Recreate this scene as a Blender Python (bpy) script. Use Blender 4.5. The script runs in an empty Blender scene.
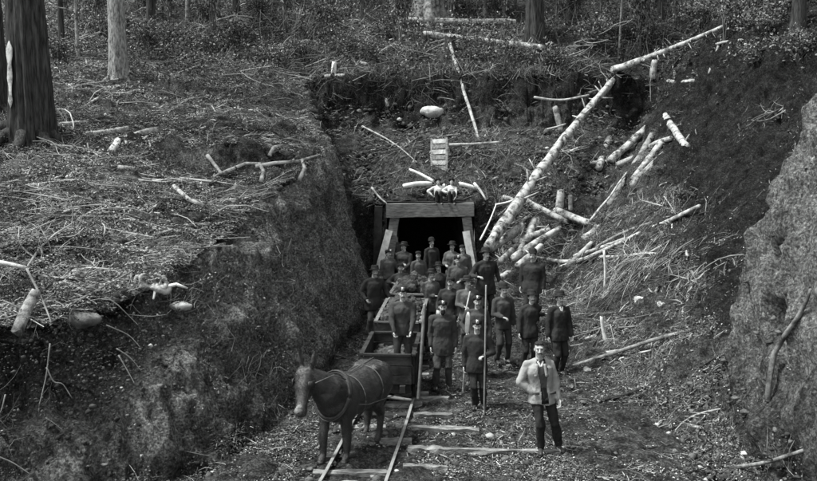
import bpy, bmesh, math, random
import numpy as np
from mathutils import Vector, Matrix, Euler
random.seed(83)
rng = np.random.default_rng(83)
scene = bpy.context.scene
col = scene.collection
F = 800.0; CX = 408.5; CY = 240.5; CAMZ = 4.7
PITCH = math.atan(93.5 / F)

# ------------------------------------------------------------------ helpers
def S(t, a, b):
    t = np.clip((t - a) / (b - a), 0, 1)
    return t * t * (3 - 2 * t)

def _hash(ix, iy, iz, seed):
    n = (ix * 374761393 + iy * 668265263 + iz * 2147483647 + seed * 144665) & 0xFFFFFFFF
    n = ((n ^ (n >> 13)) * 1274126177) & 0xFFFFFFFF
    n = (n ^ (n >> 16)) & 0xFFFFFFFF
    n = (n * 2246822519) & 0xFFFFFFFF
    n = (n ^ (n >> 15)) & 0xFFFFFFFF
    return n.astype(np.float64) / 4294967295.0

def vnoise(x, y, z, seed=0):
    x = np.asarray(x, float); y = np.asarray(y, float) + 0 * x; z = np.asarray(z, float) + 0 * x
    ix = np.floor(x).astype(np.int64); iy = np.floor(y).astype(np.int64); iz = np.floor(z).astype(np.int64)
    fx = x - ix; fy = y - iy; fz = z - iz
    fx = fx * fx * (3 - 2 * fx); fy = fy * fy * (3 - 2 * fy); fz = fz * fz * (3 - 2 * fz)
    r = 0
    for a in (0, 1):
        for b in (0, 1):
            for c in (0, 1):
                w = (fx if a else 1 - fx) * (fy if b else 1 - fy) * (fz if c else 1 - fz)
                r = r + w * _hash(ix + a, iy + b, iz + c, seed)
    return r * 2 - 1

def fbm(x, y, z, seed=0, octv=4, gain=.5):
    r = 0; a = 1.0; s = 1.0
    for i in range(octv):
        r = r + a * vnoise(x * s, y * s, z * s, seed + i * 17)
        a *= gain; s *= 2.03
    return r

def grey(v): return (v * .975, v, v * .985, 1)

# ------------------------------------------------------------------ terrain
def lerp(y, ys, vs): return np.interp(y, ys, vs)
LB = ([-60, 2, 6, 9, 9.8, 11.5, 14, 20, 24, 26.5, 29, 31, 33.5], [-40, -20, -14, -8, -4.7, -2.75, -2.05, -1.3, -1.35, -1.5, -1.8, -2.3, -2.8])
LT = ([-60, 3, 7, 10, 11, 13, 17, 22, 25, 29, 33.5], [-42, -24, -16, -8, -5.3, -4.3, -3.4, -2.4, -3.0, -3.75, -4.4])
RB = ([-60, 8, 12, 16, 20, 24, 26.5, 28, 34], [6, 4.7, 4.4, 3.75, 3.3, 2.9, 2.6, 2.5, 2.5])
XS = ([-60, 12, 17, 24, 30, 40], [5.6, 5.8, 6.9, 8.9, 9.8, 11.5])
BY = [-60, 26.40, 26.75, 28, 30, 32.4, 33.0, 33.3, 36, 45, 65, 120, 300]
BH = [-.6, -.6, 2.85, 3.6, 4.7, 5.4, 6.4, 7.55, 9.3, 13.2, 21, 42, 90]

def terr(x, y, detail=True):
    x = np.asarray(x, float); y = np.asarray(y, float)
    wob = .35 * vnoise(x * .45, y * .45, 3.3, 5) + .15 * vnoise(x * 1.3, y * 1.3, 1.3, 8)
    # left bank
    xb = lerp(y, *LB) + wob * .35; xt = lerp(y, *LT) + wob * .8 + .16 * vnoise(y * 2.3, .5, .5, 71) + .08 * vnoise(y * 6.0, .5, .5, 72)
    xb = np.maximum(xb, xt + .15)
    t = np.clip((xb - x) / (xb - xt), 0, 1.0)
    yy = np.maximum(y, 9.0)
    P = -1.2 + .24 * np.minimum(yy, 60) + .15 * np.minimum(-x, 40)
    P = np.maximum(P, 1.2)
    prof = 1 - (1 - t) ** 1.35
    prof = np.where(t > .97, 1, prof)
    L = P * prof
    # the plateau: small gullies and a scarp
    pl = (t > .999)
    L = L + pl * (.22 * fbm(x * .55, y * .55, .7, 21, 3) ) * S(xt - x, 0, 1.0)
    # turf scarp with roots near the brink
    sc = np.exp(-((x + 4.4) / 1.6) ** 2) * (S(y, 20.4, 20.9) - .5) * .75
    L = L + pl * sc * S(xt - x, 0.0, .6) * np.exp(-((y - 20.6) / 2.2) ** 2)
    # right slope
    rb = lerp(y, *RB) + wob * .4
    dd = np.maximum(x - rb, 0)
    cap = 7.0 + .15 * (np.clip(y, 10, 60) - 17) + .2 * vnoise(x * .6, y * .6, .4, 33)
    R = .42 * dd + .062 * dd * dd
    over = np.maximum(R - cap, 0)
    R = np.where(over > 0, cap + .22 * np.sqrt(over * 4 + .0001), R)
    R = np.minimum(R, cap + 3)
    R = R + .16 * fbm(x * .7, y * .7, 2.2, 31, 3) * S(dd, 0, 1)
    # near spur on the right
    sx = 5.10 + .12 * (y - 12) + .14 * vnoise(y * .9, x * .2, 1.1, 77)
    spur = .45 * np.clip(x - sx + .4, 0, .4) + 5.5 * np.maximum(x - sx, 0) + .0 * y
    spur = np.where(spur > 3.2, 3.2 + (spur - 3.2) * .46, spur)
    spur = np.minimum(spur, 6.0 + .2 * (x - 7)) * S(-y, -14.1, -13.4) * S(y, 3, 5.5)
    R = np.maximum(R, spur)
    # bench of spoil right of the track
    bench = (.60 + .15 * vnoise(x * 1.1, y * 1.1, .2, 88)) * S(x + .2 * wob, .95, 1.95) * S(y + wob, 16.9, 18.5)
    # back slope
    yw = y + .5 * vnoise(x * .5, .3, .3, 50) * S(y, 28, 31) + .18 * vnoise(x * 1.7, .3, .3, 51) * S(y, 29, 31)
    B = np.interp(yw, BY, BH)
    Br = np.interp(yw, [-60, 24.0, 26.75, 28, 30, 32.4], [-.6, -.1, 1.9, 3.0, 4.5, 5.4])
    B = np.where(yw < 32, B + (Br - B) * S(x, 2.35, 3.3), B)
    B = B + .25 * fbm(x * .35, y * .35, 5.2, 41, 3) * S(y, 34, 37)
    h = np.maximum.reduce([L, R, B, bench * np.ones_like(x)])
    h = np.maximum(h, 0)
    # mound under the camera
    h = np.maximum(h, 3.0 * S(-y, -6.0, -1.5) * S(-abs(x), -16, -8))
    if detail:
        far = S(y, 38, 60)
        h = h + .05 * fbm(x * 1.6, y * 1.6, h * 1.2, 61, 3) * (1 + 3 * far)
    return h

def tnormal(x, y, e=.12):
    dx = (terr(x + e, y) - terr(x - e, y)) / (2 * e)
    dy = (terr(x, y + e) - terr(x, y - e)) / (2 * e)
    n = np.stack([-dx, -dy, np.ones_like(dx)], -1)
    return n / np.linalg.norm(n, axis=-1, keepdims=True)

def ray(px, py):
    sp, cp = math.sin(PITCH), math.cos(PITCH)
    u = (px - CX) / F; v = -(py - CY) / F
    return np.array([u, cp + v * sp, -sp + v * cp])

def Q(px, py, Y):
    """point that a survey of the photograph puts at distance Y"""
    d = ray(px, py); return Vector((d / d[1] * Y)) + Vector((0, 0, CAMZ))

_ts = np.arange(8.5, 75, .04)
def T(px, py, lift=0.0):
    """point of the terrain measured at this place of the photograph"""
    d = ray(px, py); d = d / d[1]
    X = d[0] * _ts; Y = _ts; Z = CAMZ + d[2] * _ts
    below = Z < terr(X, Y)
    i = int(np.argmax(below)) if below.any() else len(_ts) - 1
    return Vector((X[i], Y[i], float(terr(X[i], Y[i])) + lift))

# ------------------------------------------------------------------ mesh building
def fast_mesh(name, V, Fc, k, mats, smooth=False, midx=None):
    me = bpy.data.meshes.new(name)
    V = np.asarray(V, np.float32); Fc = np.asarray(Fc, np.int32)
    me.vertices.add(len(V)); me.vertices.foreach_set('co', V.ravel())
    me.loops.add(Fc.size); me.loops.foreach_set('vertex_index', Fc.ravel())
    me.polygons.add(len(Fc))
    me.polygons.foreach_set('loop_start', np.arange(0, Fc.size, k, dtype=np.int32))
    try: me.polygons.foreach_set('loop_total', np.full(len(Fc), k, np.int32))
    except Exception: pass
    if smooth: me.polygons.foreach_set('use_smooth', np.ones(len(Fc), bool))
    for m in mats: me.materials.append(m)
    if midx is not None: me.polygons.foreach_set('material_index', np.asarray(midx, np.int32))
    me.update(calc_edges=True); me.validate()
    return me

def link(name, me, parent=None, loc=(0, 0, 0)):
    o = bpy.data.objects.new(name, me); col.objects.link(o)
    o.location = loc
    if parent is not None: o.parent = parent
    return o

def tag(o, label, cat=None, group=None, kind=None):
    if label: o['label'] = label
    if cat: o['category'] = cat
    if group: o['group'] = group
    if kind: o['kind'] = kind
    return o

def empty(name, loc, label, cat, group=None, rz=0):
    o = bpy.data.objects.new(name, None); col.objects.link(o)
    o.empty_display_size = .2
    o.location = loc; o.rotation_euler = (0, 0, rz)
    return tag(o, label, cat, group)

def frame_of(d):
    d = Vector(d).normalized()
    a = Vector((0, 0, 1)) if abs(d.z) < .9 else Vector((1, 0, 0))
    u = d.cross(a).normalized(); v = d.cross(u).normalized()
    return d, u, v

class MB:
    """collects closed shapes of ONE part"""
    def __init__(s): s.v = []; s.f = []; s.mi = []; s.cur = 0
    def add(s, vs, fs):
        n = len(s.v); s.v += [tuple(q) for q in vs]
        s.f += [tuple(i + n for i in f) for f in fs]; s.mi += [s.cur] * len(fs)
    def ring_tube(s, pts, rads, n=8, caps=True, flat=1.0, capmat=None, up=None):
        pts = [Vector(p) for p in pts]; vs = []; fs = []
        for i, p in enumerate(pts):
            d = (pts[min(i + 1, len(pts) - 1)] - pts[max(i - 1, 0)])
            if up is None: _, u, v = frame_of(d)
            else:
                d = d.normalized(); u = d.cross(Vector(up)).normalized(); v = d.cross(u).normalized()
            if i and up is None:
                v = d.normalized().cross(pu).normalized(); u = v.cross(d.normalized()).normalized()
            pu = u
            for k in range(n):
                a = 2 * math.pi * k / n
                r = rads[i] if not callable(rads) else rads(i, a)
                vs.append(p + u * math.cos(a) * r + v * math.sin(a) * r * flat)
        m = len(pts)
        for i in range(m - 1):
            for k in range(n):
                a = i * n + k; b = i * n + (k + 1) % n
                fs.append((a, b, b + n, a + n))
        s.add(vs, fs)
        if caps:
            o = s.cur
            if capmat is not None: s.cur = capmat
            n0 = len(s.v) - len(vs)
            s.f.append(tuple(n0 + k for k in range(n))[::-1]); s.mi.append(s.cur)
            s.f.append(tuple(n0 + (m - 1) * n + k for k in range(n))); s.mi.append(s.cur)
            s.cur = o
        return s
    def capsule(s, a, b, ra, rb, n=10, flat=1.0, up=None):
        a = Vector(a); b = Vector(b); d = (b - a)
        L = max(d.length, 1e-5); d = d / L
        pts = []; rs = []
        for q in (-.98, -.75, -.4, 0):
            pts.append(a + d * ra * q); rs.append(ra * math.sqrt(max(1 - q * q, .02)))
        for q in (0, .4, .75, .98):
            pts.append(b + d * rb * q); rs.append(rb * math.sqrt(max(1 - q * q, .02)))
        if L < 1e-4: pts.pop(3); rs.pop(3)
        return s.ring_tube(pts, rs, n, True, flat, None, up)
    def ell(s, c, r, rot=None, n=12, m=8):
        c = Vector(c); vs = []; fs = []
        R = Euler(rot).to_matrix() if rot else Matrix.Identity(3)
        vs.append(c + R @ Vector((0, 0, r[2])))
        for i in range(1, m):
            t = math.pi * i / m
            for k in range(n):
                a = 2 * math.pi * k / n
                vs.append(c + R @ Vector((r[0] * math.sin(t) * math.cos(a), r[1] * math.sin(t) * math.sin(a), r[2] * math.cos(t))))
        vs.append(c + R @ Vector((0, 0, -r[2])))
        for k in range(n): fs.append((0, 1 + k, 1 + (k + 1) % n))
        for i in range(m - 2):
            for k in range(n):
                a = 1 + i * n + k; b = 1 + i * n + (k + 1) % n
                fs.append((a, a + n, b + n, b))
        e = len(vs) - 1
        for k in range(n): fs.append((e, e - n + (k + 1) % n, e - n + k))
        s.add(vs, fs); return s
    def box(s, c, d, rot=None, jit=0):
        c = Vector(c); R = Euler(rot).to_matrix() if rot else Matrix.Identity(3)
        vs = []
        for x in (-1, 1):
            for y in (-1, 1):
                for z in (-1, 1):
                    vs.append(c + R @ Vector((x * d[0] / 2 + random.uniform(-jit, jit), y * d[1] / 2 + random.uniform(-jit, jit), z * d[2] / 2 + random.uniform(-jit, jit))))
        s.add(vs, [(0, 1, 3, 2), (4, 6, 7, 5), (0, 4, 5, 1), (2, 3, 7, 6), (0, 2, 6, 4), (1, 5, 7, 3)]); return s
    def beam(s, a, b, w, h, up=(0, 0, 1), jit=0):
        """squared timber from a to b, w across, h along up"""
        a = Vector(a); b = Vector(b); d = (b - a).normalized()
        u = d.cross(Vector(up)).normalized(); v = u.cross(d).normalized()
        n = 7; vs = []; fs = []
        for i in range(n):
            p = a + (b - a) * (i / (n - 1))
            for (x, y) in ((-1, -1), (1, -1), (1, 1), (-1, 1)):
                vs.append(p + u * (x * w / 2 + random.uniform(-jit, jit)) + v * (y * h / 2 + random.uniform(-jit, jit)))
        for i in range(n - 1):
            for k in range(4):
                q = i * 4 + k; r = i * 4 + (k + 1) % 4
                fs.append((q, r, r + 4, q + 4))
        fs.append((3, 2, 1, 0)); fs.append(tuple(4 * (n - 1) + k for k in range(4)))
        s.add(vs, fs); return s
    def lathe(s, c, prof, n=16, rot=None, sx=1, sy=1):
        c = Vector(c); R = Euler(rot).to_matrix() if rot else Matrix.Identity(3)
        vs = []; fs = []
        for (r, z) in prof:
            for k in range(n):
                a = 2 * math.pi * k / n
                vs.append(c + R @ Vector((r * sx * math.cos(a), r * sy * math.sin(a), z)))
        for i in range(len(prof) - 1):
            for k in range(n):
                a = i * n + k; b = i * n + (k + 1) % n
                fs.append((a, b, b + n, a + n))
        fs.append(tuple(range(n))[::-1]); fs.append(tuple((len(prof) - 1) * n + k for k in range(n)))
        s.add(vs, fs); return s
    def mesh(s, name, mats, smooth=True):
        me = bpy.data.meshes.new(name)
        me.from_pydata([tuple(q) for q in s.v], [], s.f)
        for m in (mats if isinstance(mats, (list, tuple)) else [mats]): me.materials.append(m)
        me.polygons.foreach_set('material_index', s.mi)
        if smooth: me.polygons.foreach_set('use_smooth', [True] * len(me.polygons))
        bm = bmesh.new(); bm.from_mesh(me); bmesh.ops.recalc_face_normals(bm, faces=bm.faces); bm.to_mesh(me); bm.free()
        me.update(); return me
    def build(s, name, mats, parent=None, loc=(0, 0, 0), smooth=True):
        return link(name, s.mesh(name, mats, smooth), parent, loc)
    def remesh(s, name, mat, parent=None, vox=.012, smooth=4, noise=0, nscale=12, cut=None, loc=(0, 0, 0)):
        me = s.mesh('tmp', [mat]); o = bpy.data.objects.new('tmp', me); col.objects.link(o)
        md = o.modifiers.new('r', 'REMESH'); md.mode = 'VOXEL'; md.voxel_size = vox; md.use_smooth_shade = True
        if smooth:
            m2 = o.modifiers.new('s', 'SMOOTH'); m2.iterations = smooth; m2.factor = .5
        dg = bpy.context.evaluated_depsgraph_get(); dg.update()
        out = bpy.data.meshes.new_from_object(o.evaluated_get(dg)); out.name = name
        bpy.data.objects.remove(o); bpy.data.meshes.remove(me)
        if noise:
            n = len(out.vertices); co = np.empty(n * 3, np.float32); no = np.empty(n * 3, np.float32)
            out.vertices.foreach_get('co', co); out.vertices.foreach_get('normal', no)
            co = co.reshape(-1, 3); no = no.reshape(-1, 3)
            d = fbm(co[:, 0] * nscale, co[:, 1] * nscale, co[:, 2] * nscale * .6, random.randint(0, 999), 3) * noise
            co += no * d[:, None]; out.vertices.foreach_set('co', co.ravel().astype(np.float32))
        if not out.materials: out.materials.append(mat)
        if cut:
            bm = bmesh.new(); bm.from_mesh(out)
            kill = [f for f in bm.faces if cut(f.calc_center_median(), f.normal)]
            bmesh.ops.delete(bm, geom=kill, context='FACES'); bm.to_mesh(out); bm.free()
        out.polygons.foreach_set('use_smooth', [True] * len(out.polygons)); out.update()
        return link(name, out, parent, loc)

def apply_noise(me, amp, sc, seed=1, octv=3):
    n = len(me.vertices); co = np.empty(n * 3, np.float32); no = np.empty(n * 3, np.float32)
    me.vertices.foreach_get('co', co); me.vertices.foreach_get('normal', no)
    co = co.reshape(-1, 3); no = no.reshape(-1, 3)
    co += no * (fbm(co[:, 0] * sc, co[:, 1] * sc, co[:, 2] * sc, seed, octv) * amp)[:, None]
    me.vertices.foreach_set('co', co.ravel().astype(np.float32)); me.update()

# ------------------------------------------------------------------ materials
MATS = {}
def mat(name, lo, hi, scale=6, stretch=(1, 1, 1), rough=.85, bump=.4, thr=(.35, .65), detail=6, spec=.25, metal=0, bscale=None, coord='Object', attr=None, attrlo=None, attrhi=None, sheen=0, island=0):
    m = bpy.data.materials.new(name); m.use_nodes = True; nt = m.node_tree; N = nt.nodes; Lk = nt.links
    b = N['Principled BSDF']; b.inputs['Roughness'].default_value = rough
    b.inputs['Specular IOR Level'].default_value = spec; b.inputs['Metallic'].default_value = metal
    tc = N.new('ShaderNodeTexCoord'); mp = N.new('ShaderNodeMapping'); mp.inputs['Scale'].default_value = stretch
    Lk.new(tc.outputs[coord], mp.inputs['Vector'])
    nz = N.new('ShaderNodeTexNoise'); nz.inputs['Scale'].default_value = scale; nz.inputs['Detail'].default_value = detail
    nz.inputs['Roughness'].default_value = .65
    Lk.new(mp.outputs[0], nz.inputs['Vector'])
    cr = N.new('ShaderNodeValToRGB'); cr.color_ramp.elements[0].position = thr[0]; cr.color_ramp.elements[1].position = thr[1]
    cr.color_ramp.elements[0].color = grey(lo); cr.color_ramp.elements[1].color = grey(hi)
    Lk.new(nz.outputs['Fac'], cr.inputs['Fac'])
    out = cr.outputs['Color']
    if attr:
        at = N.new('ShaderNodeAttribute'); at.attribute_name = attr
        c2 = N.new('ShaderNodeValToRGB'); c2.color_ramp.elements[0].position = .38; c2.color_ramp.elements[1].position = .68
        c2.color_ramp.elements[0].color = grey(attrlo); c2.color_ramp.elements[1].color = grey(attrhi)
        Lk.new(nz.outputs['Fac'], c2.inputs['Fac'])
        mx = N.new('ShaderNodeMix'); mx.data_type = 'RGBA'
        Lk.new(at.outputs['Fac'], mx.inputs[0]); Lk.new(out, mx.inputs[6]); Lk.new(c2.outputs['Color'], mx.inputs[7])
        out = mx.outputs[2]
    if island:
        g = N.new('ShaderNodeNewGeometry'); mr = N.new('ShaderNodeMapRange'); mr.inputs['To Min'].default_value = 1 - island; mr.inputs['To Max'].default_value = 1 + island
        Lk.new(g.outputs['Random Per Island'], mr.inputs['Value'])
        vm = N.new('ShaderNodeVectorMath'); vm.operation = 'SCALE'; Lk.new(out, vm.inputs[0]); Lk.new(mr.outputs[0], vm.inputs['Scale'])
        out = vm.outputs[0]
    Lk.new(out, b.inputs['Base Color'])
    if bump:
        bp = N.new('ShaderNodeBump'); bp.inputs['Strength'].default_value = bump; bp.inputs['Distance'].default_value = .03
        src = nz
        if bscale:
            src = N.new('ShaderNodeTexNoise'); src.inputs['Scale'].default_value = bscale; src.inputs['Detail'].default_value = 8; src.inputs['Roughness'].default_value = .7
            Lk.new(mp.outputs[0], src.inputs['Vector'])
        Lk.new(src.outputs['Fac'], bp.inputs['Height']); Lk.new(bp.outputs[0], b.inputs['Normal'])
    MATS[name] = m; return m

mat('soil', .036, .14, scale=3.2, bump=1.0, bscale=14, attr='litter', attrlo=.035, attrhi=.26, rough=.95, spec=.1)
def grain():
    nt = MATS['soil'].node_tree; N = nt.nodes; Lk = nt.links; b = N['Principled BSDF']
    src = b.inputs['Base Color'].links[0].from_socket
    tc = N.new('ShaderNodeTexCoord')
    def noise(sc, rg, lo, hi, p0, p1, kind='n'):
        if kind == 'n':
            n_ = N.new('ShaderNodeTexNoise'); n_.inputs['Scale'].default_value = sc; n_.inputs['Detail'].default_value = 5; n_.inputs['Roughness'].default_value = rg; o_ = n_.outputs['Fac']
        else:
            n_ = N.new('ShaderNodeTexVoronoi'); n_.inputs['Scale'].default_value = sc; o_ = n_.outputs['Color']
        Lk.new(tc.outputs['Object'], n_.inputs['Vector'])
        m_ = N.new('ShaderNodeMapRange'); m_.inputs['From Min'].default_value = p0; m_.inputs['From Max'].default_value = p1; m_.inputs['To Min'].default_value = lo; m_.inputs['To Max'].default_value = hi
        Lk.new(o_, m_.inputs['Value']); return m_.outputs[0], n_
    g1, n1 = noise(22, .75, .25, 2.1, .35, .68); g2, n2 = noise(34, .5, .45, 1.7, .2, .9, 'v'); g3, n3 = noise(5, .7, .55, 1.5, .35, .65)
    m1 = N.new('ShaderNodeMath'); m1.operation = 'MULTIPLY'; Lk.new(g1, m1.inputs[0]); Lk.new(g2, m1.inputs[1])
    m2 = N.new('ShaderNodeMath'); m2.operation = 'MULTIPLY'; Lk.new(m1.outputs[0], m2.inputs[0]); Lk.new(g3, m2.inputs[1])
    vm = N.new('ShaderNodeVectorMath'); vm.operation = 'SCALE'; Lk.new(m2.outputs[0], vm.inputs['Scale'])
    at2 = N.new('ShaderNodeAttribute'); at2.attribute_name = 'clay'
    c3 = N.new('ShaderNodeValToRGB'); c3.color_ramp.elements[0].position = .3; c3.color_ramp.elements[1].position = .72
    c3.color_ramp.elements[0].color = grey(.10); c3.color_ramp.elements[1].color = grey(.50)
    nn_ = N.new('ShaderNodeTexNoise'); nn_.inputs['Scale'].default_value = 11; nn_.inputs['Detail'].default_value = 9; nn_.inputs['Roughness'].default_value = .75
    mpp = N.new('ShaderNodeMapping'); mpp.inputs['Scale'].default_value = (2.6, 2.6, .5); Lk.new(tc.outputs['Object'], mpp.inputs['Vector']); Lk.new(mpp.outputs[0], nn_.inputs['Vector'])
    Lk.new(nn_.outputs['Fac'], c3.inputs['Fac'])
    mx2 = N.new('ShaderNodeMix'); mx2.data_type = 'RGBA'; Lk.new(at2.outputs['Fac'], mx2.inputs[0]); Lk.new(src, mx2.inputs[6]); Lk.new(c3.outputs['Color'], mx2.inputs[7]); Lk.new(mx2.outputs[2], vm.inputs[0]); 
    at3 = N.new('ShaderNodeAttribute'); at3.attribute_name = 'humus_shade'
    mr3 = N.new('ShaderNodeMapRange'); mr3.inputs['To Min'].default_value = 1.0; mr3.inputs['To Max'].default_value = .38; Lk.new(at3.outputs['Fac'], mr3.inputs['Value'])  # darkens the soil colour for humus and for painted shade
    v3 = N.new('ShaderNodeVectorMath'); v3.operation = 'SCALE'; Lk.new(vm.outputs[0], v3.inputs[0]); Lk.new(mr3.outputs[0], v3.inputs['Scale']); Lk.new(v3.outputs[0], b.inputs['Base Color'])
    bp0 = b.inputs['Normal'].links[0].from_node
    bp = N.new('ShaderNodeBump'); bp.inputs['Strength'].default_value = 1.0; bp.inputs['Distance'].default_value = .05
    Lk.new(m1.outputs[0], bp.inputs['Height']); Lk.new(bp0.outputs[0], bp.inputs['Normal']); Lk.new(bp.outputs[0], b.inputs['Normal'])
grain()
mat('bark_light', .045, .46, scale=4.5, stretch=(1, 1, 1), thr=(.38, .56), rough=.85, bump=.9, bscale=18)
mat('bark_peeled', .09, .46, scale=5, thr=(.34, .58), rough=.75, bump=.5, bscale=22)
mat('bark_mid', .05, .30, scale=5, thr=(.38, .6), rough=.9, bump=.9, bscale=18)
mat('bark_dark', .012, .07, scale=5, stretch=(4, 4, .45), thr=(.35, .65), rough=.95, bump=1.0, spec=.1)
mat('bark_fir', .05, .34, scale=5, stretch=(4, 4, 1.1), thr=(.35, .62), rough=.95, bump=1.0, spec=.1)
mat('wood_cut', .14, .40, scale=14, rough=.8, bump=.3)
mat('stick_pale', .15, .42, scale=2, rough=.8, bump=0, island=.45)
mat('stick_mid', .06, .17, scale=2, rough=.85, bump=0, island=.5)
mat('stick_dark', .02, .06, scale=2, rough=.9, bump=0, island=.5)
mat('chip', .14, .48, scale=3, rough=.85, bump=0, island=.6)
mat('leaf', .07, .28, scale=1.5, rough=.6, bump=0, spec=.4, island=.6)
mat('leaf_dark', .02, .07, scale=1.5, rough=.7, bump=0, spec=.3, island=.5)
mat('timber', .09, .26, scale=4, stretch=(1, 6, 6), rough=.85, bump=.5, bscale=20)
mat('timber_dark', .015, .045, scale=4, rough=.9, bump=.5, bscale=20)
mat('timber_pale', .46, .80, scale=5, rough=.8, bump=.3, bscale=20)
mat('stone', .05, .19, scale=5, rough=.9, bump=.7, bscale=16)
mat('stone_pale', .28, .52, scale=4, rough=.85, bump=.5, bscale=14)
mat('rock_fill', .02, .11, scale=5, rough=.95, bump=.8, bscale=16, island=.4)
mat('iron', .10, .22, scale=8, rough=.5, bump=.2, spec=.5, metal=.3)
mat('iron_dark', .015, .04, scale=8, rough=.55, bump=.2, spec=.4)
mat('rail_top', .30, .45, scale=8, rough=.35, bump=.1, spec=.6, metal=.3)
mat('skin', .34, .46, scale=20, rough=.55, bump=.1, spec=.35)
mat('hair', .012, .03, scale=40, rough=.6, bump=.4)
mat('eye', .01, .02, scale=10, rough=.3, bump=0, spec=.5)
mat('cloth_dark', 0.025, 0.041, scale=3.5, rough=.95, bump=.35, bscale=28, spec=.1)
mat('cloth_coat', 0.043, 0.069, scale=3.5, rough=.95, bump=.35, bscale=28, spec=.1)
mat('cloth_mid', 0.067, 0.101, scale=3.5, rough=.95, bump=.35, bscale=28, spec=.1)
mat('cloth_worn', 0.056, 0.129, scale=3.5, rough=.95, bump=.35, bscale=28, spec=.1)
mat('cloth_vest', 0.078, 0.110, scale=3.5, rough=.9, bump=.35, bscale=28, spec=.1)
mat('cloth_jacket', 0.269, 0.331, scale=3.5, rough=.95, bump=.35, bscale=28, spec=.1)
mat('cloth_shirt', 0.616, 0.644, scale=3.5, rough=.9, bump=.35, bscale=28, spec=.1)
mat('felt', .016, .032, scale=20, rough=.95, bump=.3, spec=.1)
mat('cap_pale', .40, .58, scale=20, rough=.9, bump=.3, spec=.1)
mat('leather', .02, .045, scale=20, rough=.5, bump=.3, spec=.4)
mat('strap', .05, .13, scale=20, rough=.5, bump=.3, spec=.4)
mat('lamp_tin', .35, .55, scale=20, rough=.35, bump=.1, spec=.6, metal=.4)
mat('mule_coat', .014, .045, scale=2.5, rough=.42, bump=.4, bscale=110, spec=.7)
mat('worn_tie', .08, .42, scale=5, stretch=(1, 4, 4), rough=.9, bump=.8, bscale=20)
mat('root_dull', .08, .22, scale=5, rough=.9, bump=.5)
mat('mule_muzzle', .35, .55, scale=12, rough=.6, bump=.2)
M = MATS

def sticks_mesh(name, P, D, Ln, R, mats, midx, bend=.15, flat=1.0, N_=None, seg=3, nside=3):
    n = len(P); D = D / np.linalg.norm(D, axis=1, keepdims=True)
    if N_ is None: N_ = np.tile([0, 0, 1.], (n, 1))
    U = np.cross(D, N_); U /= np.maximum(np.linalg.norm(U, axis=1, keepdims=True), 1e-6)
    W = np.cross(U, D)
    bx = rng.normal(0, bend, n)[:, None] * U + rng.normal(0, bend, n)[:, None] * W * .6
    rings = []
    for i in range(seg + 1):
        q = i / seg
        c = P + D * (q - .5)[..., None] * Ln[:, None] if False else P + D * (Ln * (q - .5))[:, None] + bx * (Ln * math.sin(q * math.pi))[:, None]
        rr = R * (1 - .55 * q) * (.6 if i in (0,) else 1)
        for k in range(nside):
            a = 2 * math.pi * k / nside
            rings.append(c + U * (math.cos(a) * rr)[:, None] + W * (math.sin(a) * rr * flat)[:, None])
    V = np.stack(rings, 1)           # n, (seg+1)*nside, 3
    m = (seg + 1) * nside
    f = []
    for i in range(seg):
        for k in range(nside):
            a = i * nside + k; c = i * nside + (k + 1) % nside
            f.append((a, c, c + nside, a + nside))
    f = np.array(f); Fc = (np.arange(n)[:, None, None] * m + f[None]).reshape(-1, 4)
    return fast_mesh(name, V.reshape(-1, 3), Fc, 4, mats, True, np.repeat(midx, len(f)))


mb_ = MATS['mule_coat'].node_tree.nodes['Principled BSDF']; mb_.inputs['Coat Weight'].default_value = .15; mb_.inputs['Coat Roughness'].default_value = .32
mat('muzzle_pale', .10, .24, scale=14, rough=.7, bump=.3, bscale=60)
# ------------------------------------------------------------------ terrain mesh
def axis(lo, hi, flo, fhi, step, grow=1.16):
    a = list(np.arange(flo, fhi + 1e-6, step)); s = step
    while a[-1] < hi: s *= grow; a.append(a[-1] + s)
    s = step
    while a[0] > lo: s *= grow; a.insert(0, a[0] - s)
    return np.array(a)
gx = axis(-160, 160, -9.5, 11.5, .075); gx = np.unique(np.concatenate([gx[(gx < 4.7) | (gx > 6.9)], np.arange(4.72, 6.9, .03)])); gx = np.unique(np.concatenate([gx[(gx < -4.9) | (gx > -1.2)], np.arange(-4.88, -1.22, .045)]))
gy = axis(-60, 280, 9.0, 35.0, .075)
X, Y = np.meshgrid(gx, gy)
H = terr(X.ravel(), Y.ravel()).reshape(X.shape)
fine = (S(X, -14, -10) * S(-X, -16, -12) * S(Y, 6, 8) * S(-Y, -45, -37))
dHx = np.gradient(H, axis=1) / np.gradient(X, axis=1); dHy = np.gradient(H, axis=0) / np.gradient(Y, axis=0)
Nn = np.stack([-dHx, -dHy, np.ones_like(H)], -1); Nn /= np.linalg.norm(Nn, axis=-1, keepdims=True)
slope = 1 - Nn[..., 2]
d = (.15 * fbm(X * 1.3, Y * 1.3, H * 1.3, 91, 2) + .05 * fbm(X * 4.5, Y * 4.5, H * 2.2, 95, 3, .7) + .03 * fbm(X * 11, Y * 11, H * 5, 97, 2, .7)) * fine
plat = fine * (X < lerp(Y, *LT)) * 1.0
d = d + plat * (.10 * fbm(X * 2.6, Y * 2.6, .3, 131, 3, .6))
spz = S(X - (5.05 + .12 * (Y - 12)), 0, .3) * S(-Y, -14.6, -14)
d = d * (1 - .45 * spz) + spz * (.09 * fbm(Y * 1.8, H * 1.2, X * 1.0, 133, 5, .62))
fz_ = fine * S(slope, .3, .55) * S(-X, .3, 1.2) * S(-Y, -26, -24)
d = d * (1 - .35 * fz_) + fz_ * (.10 * fbm(Y * 3.2 + X * 2.0, H * .55, .7, 141, 3, .6))
flatfloor = (H < .12) * 1.0
d = d * (1 - .55 * flatfloor) * (1 + .9 * S(slope, .15, .5))
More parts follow.
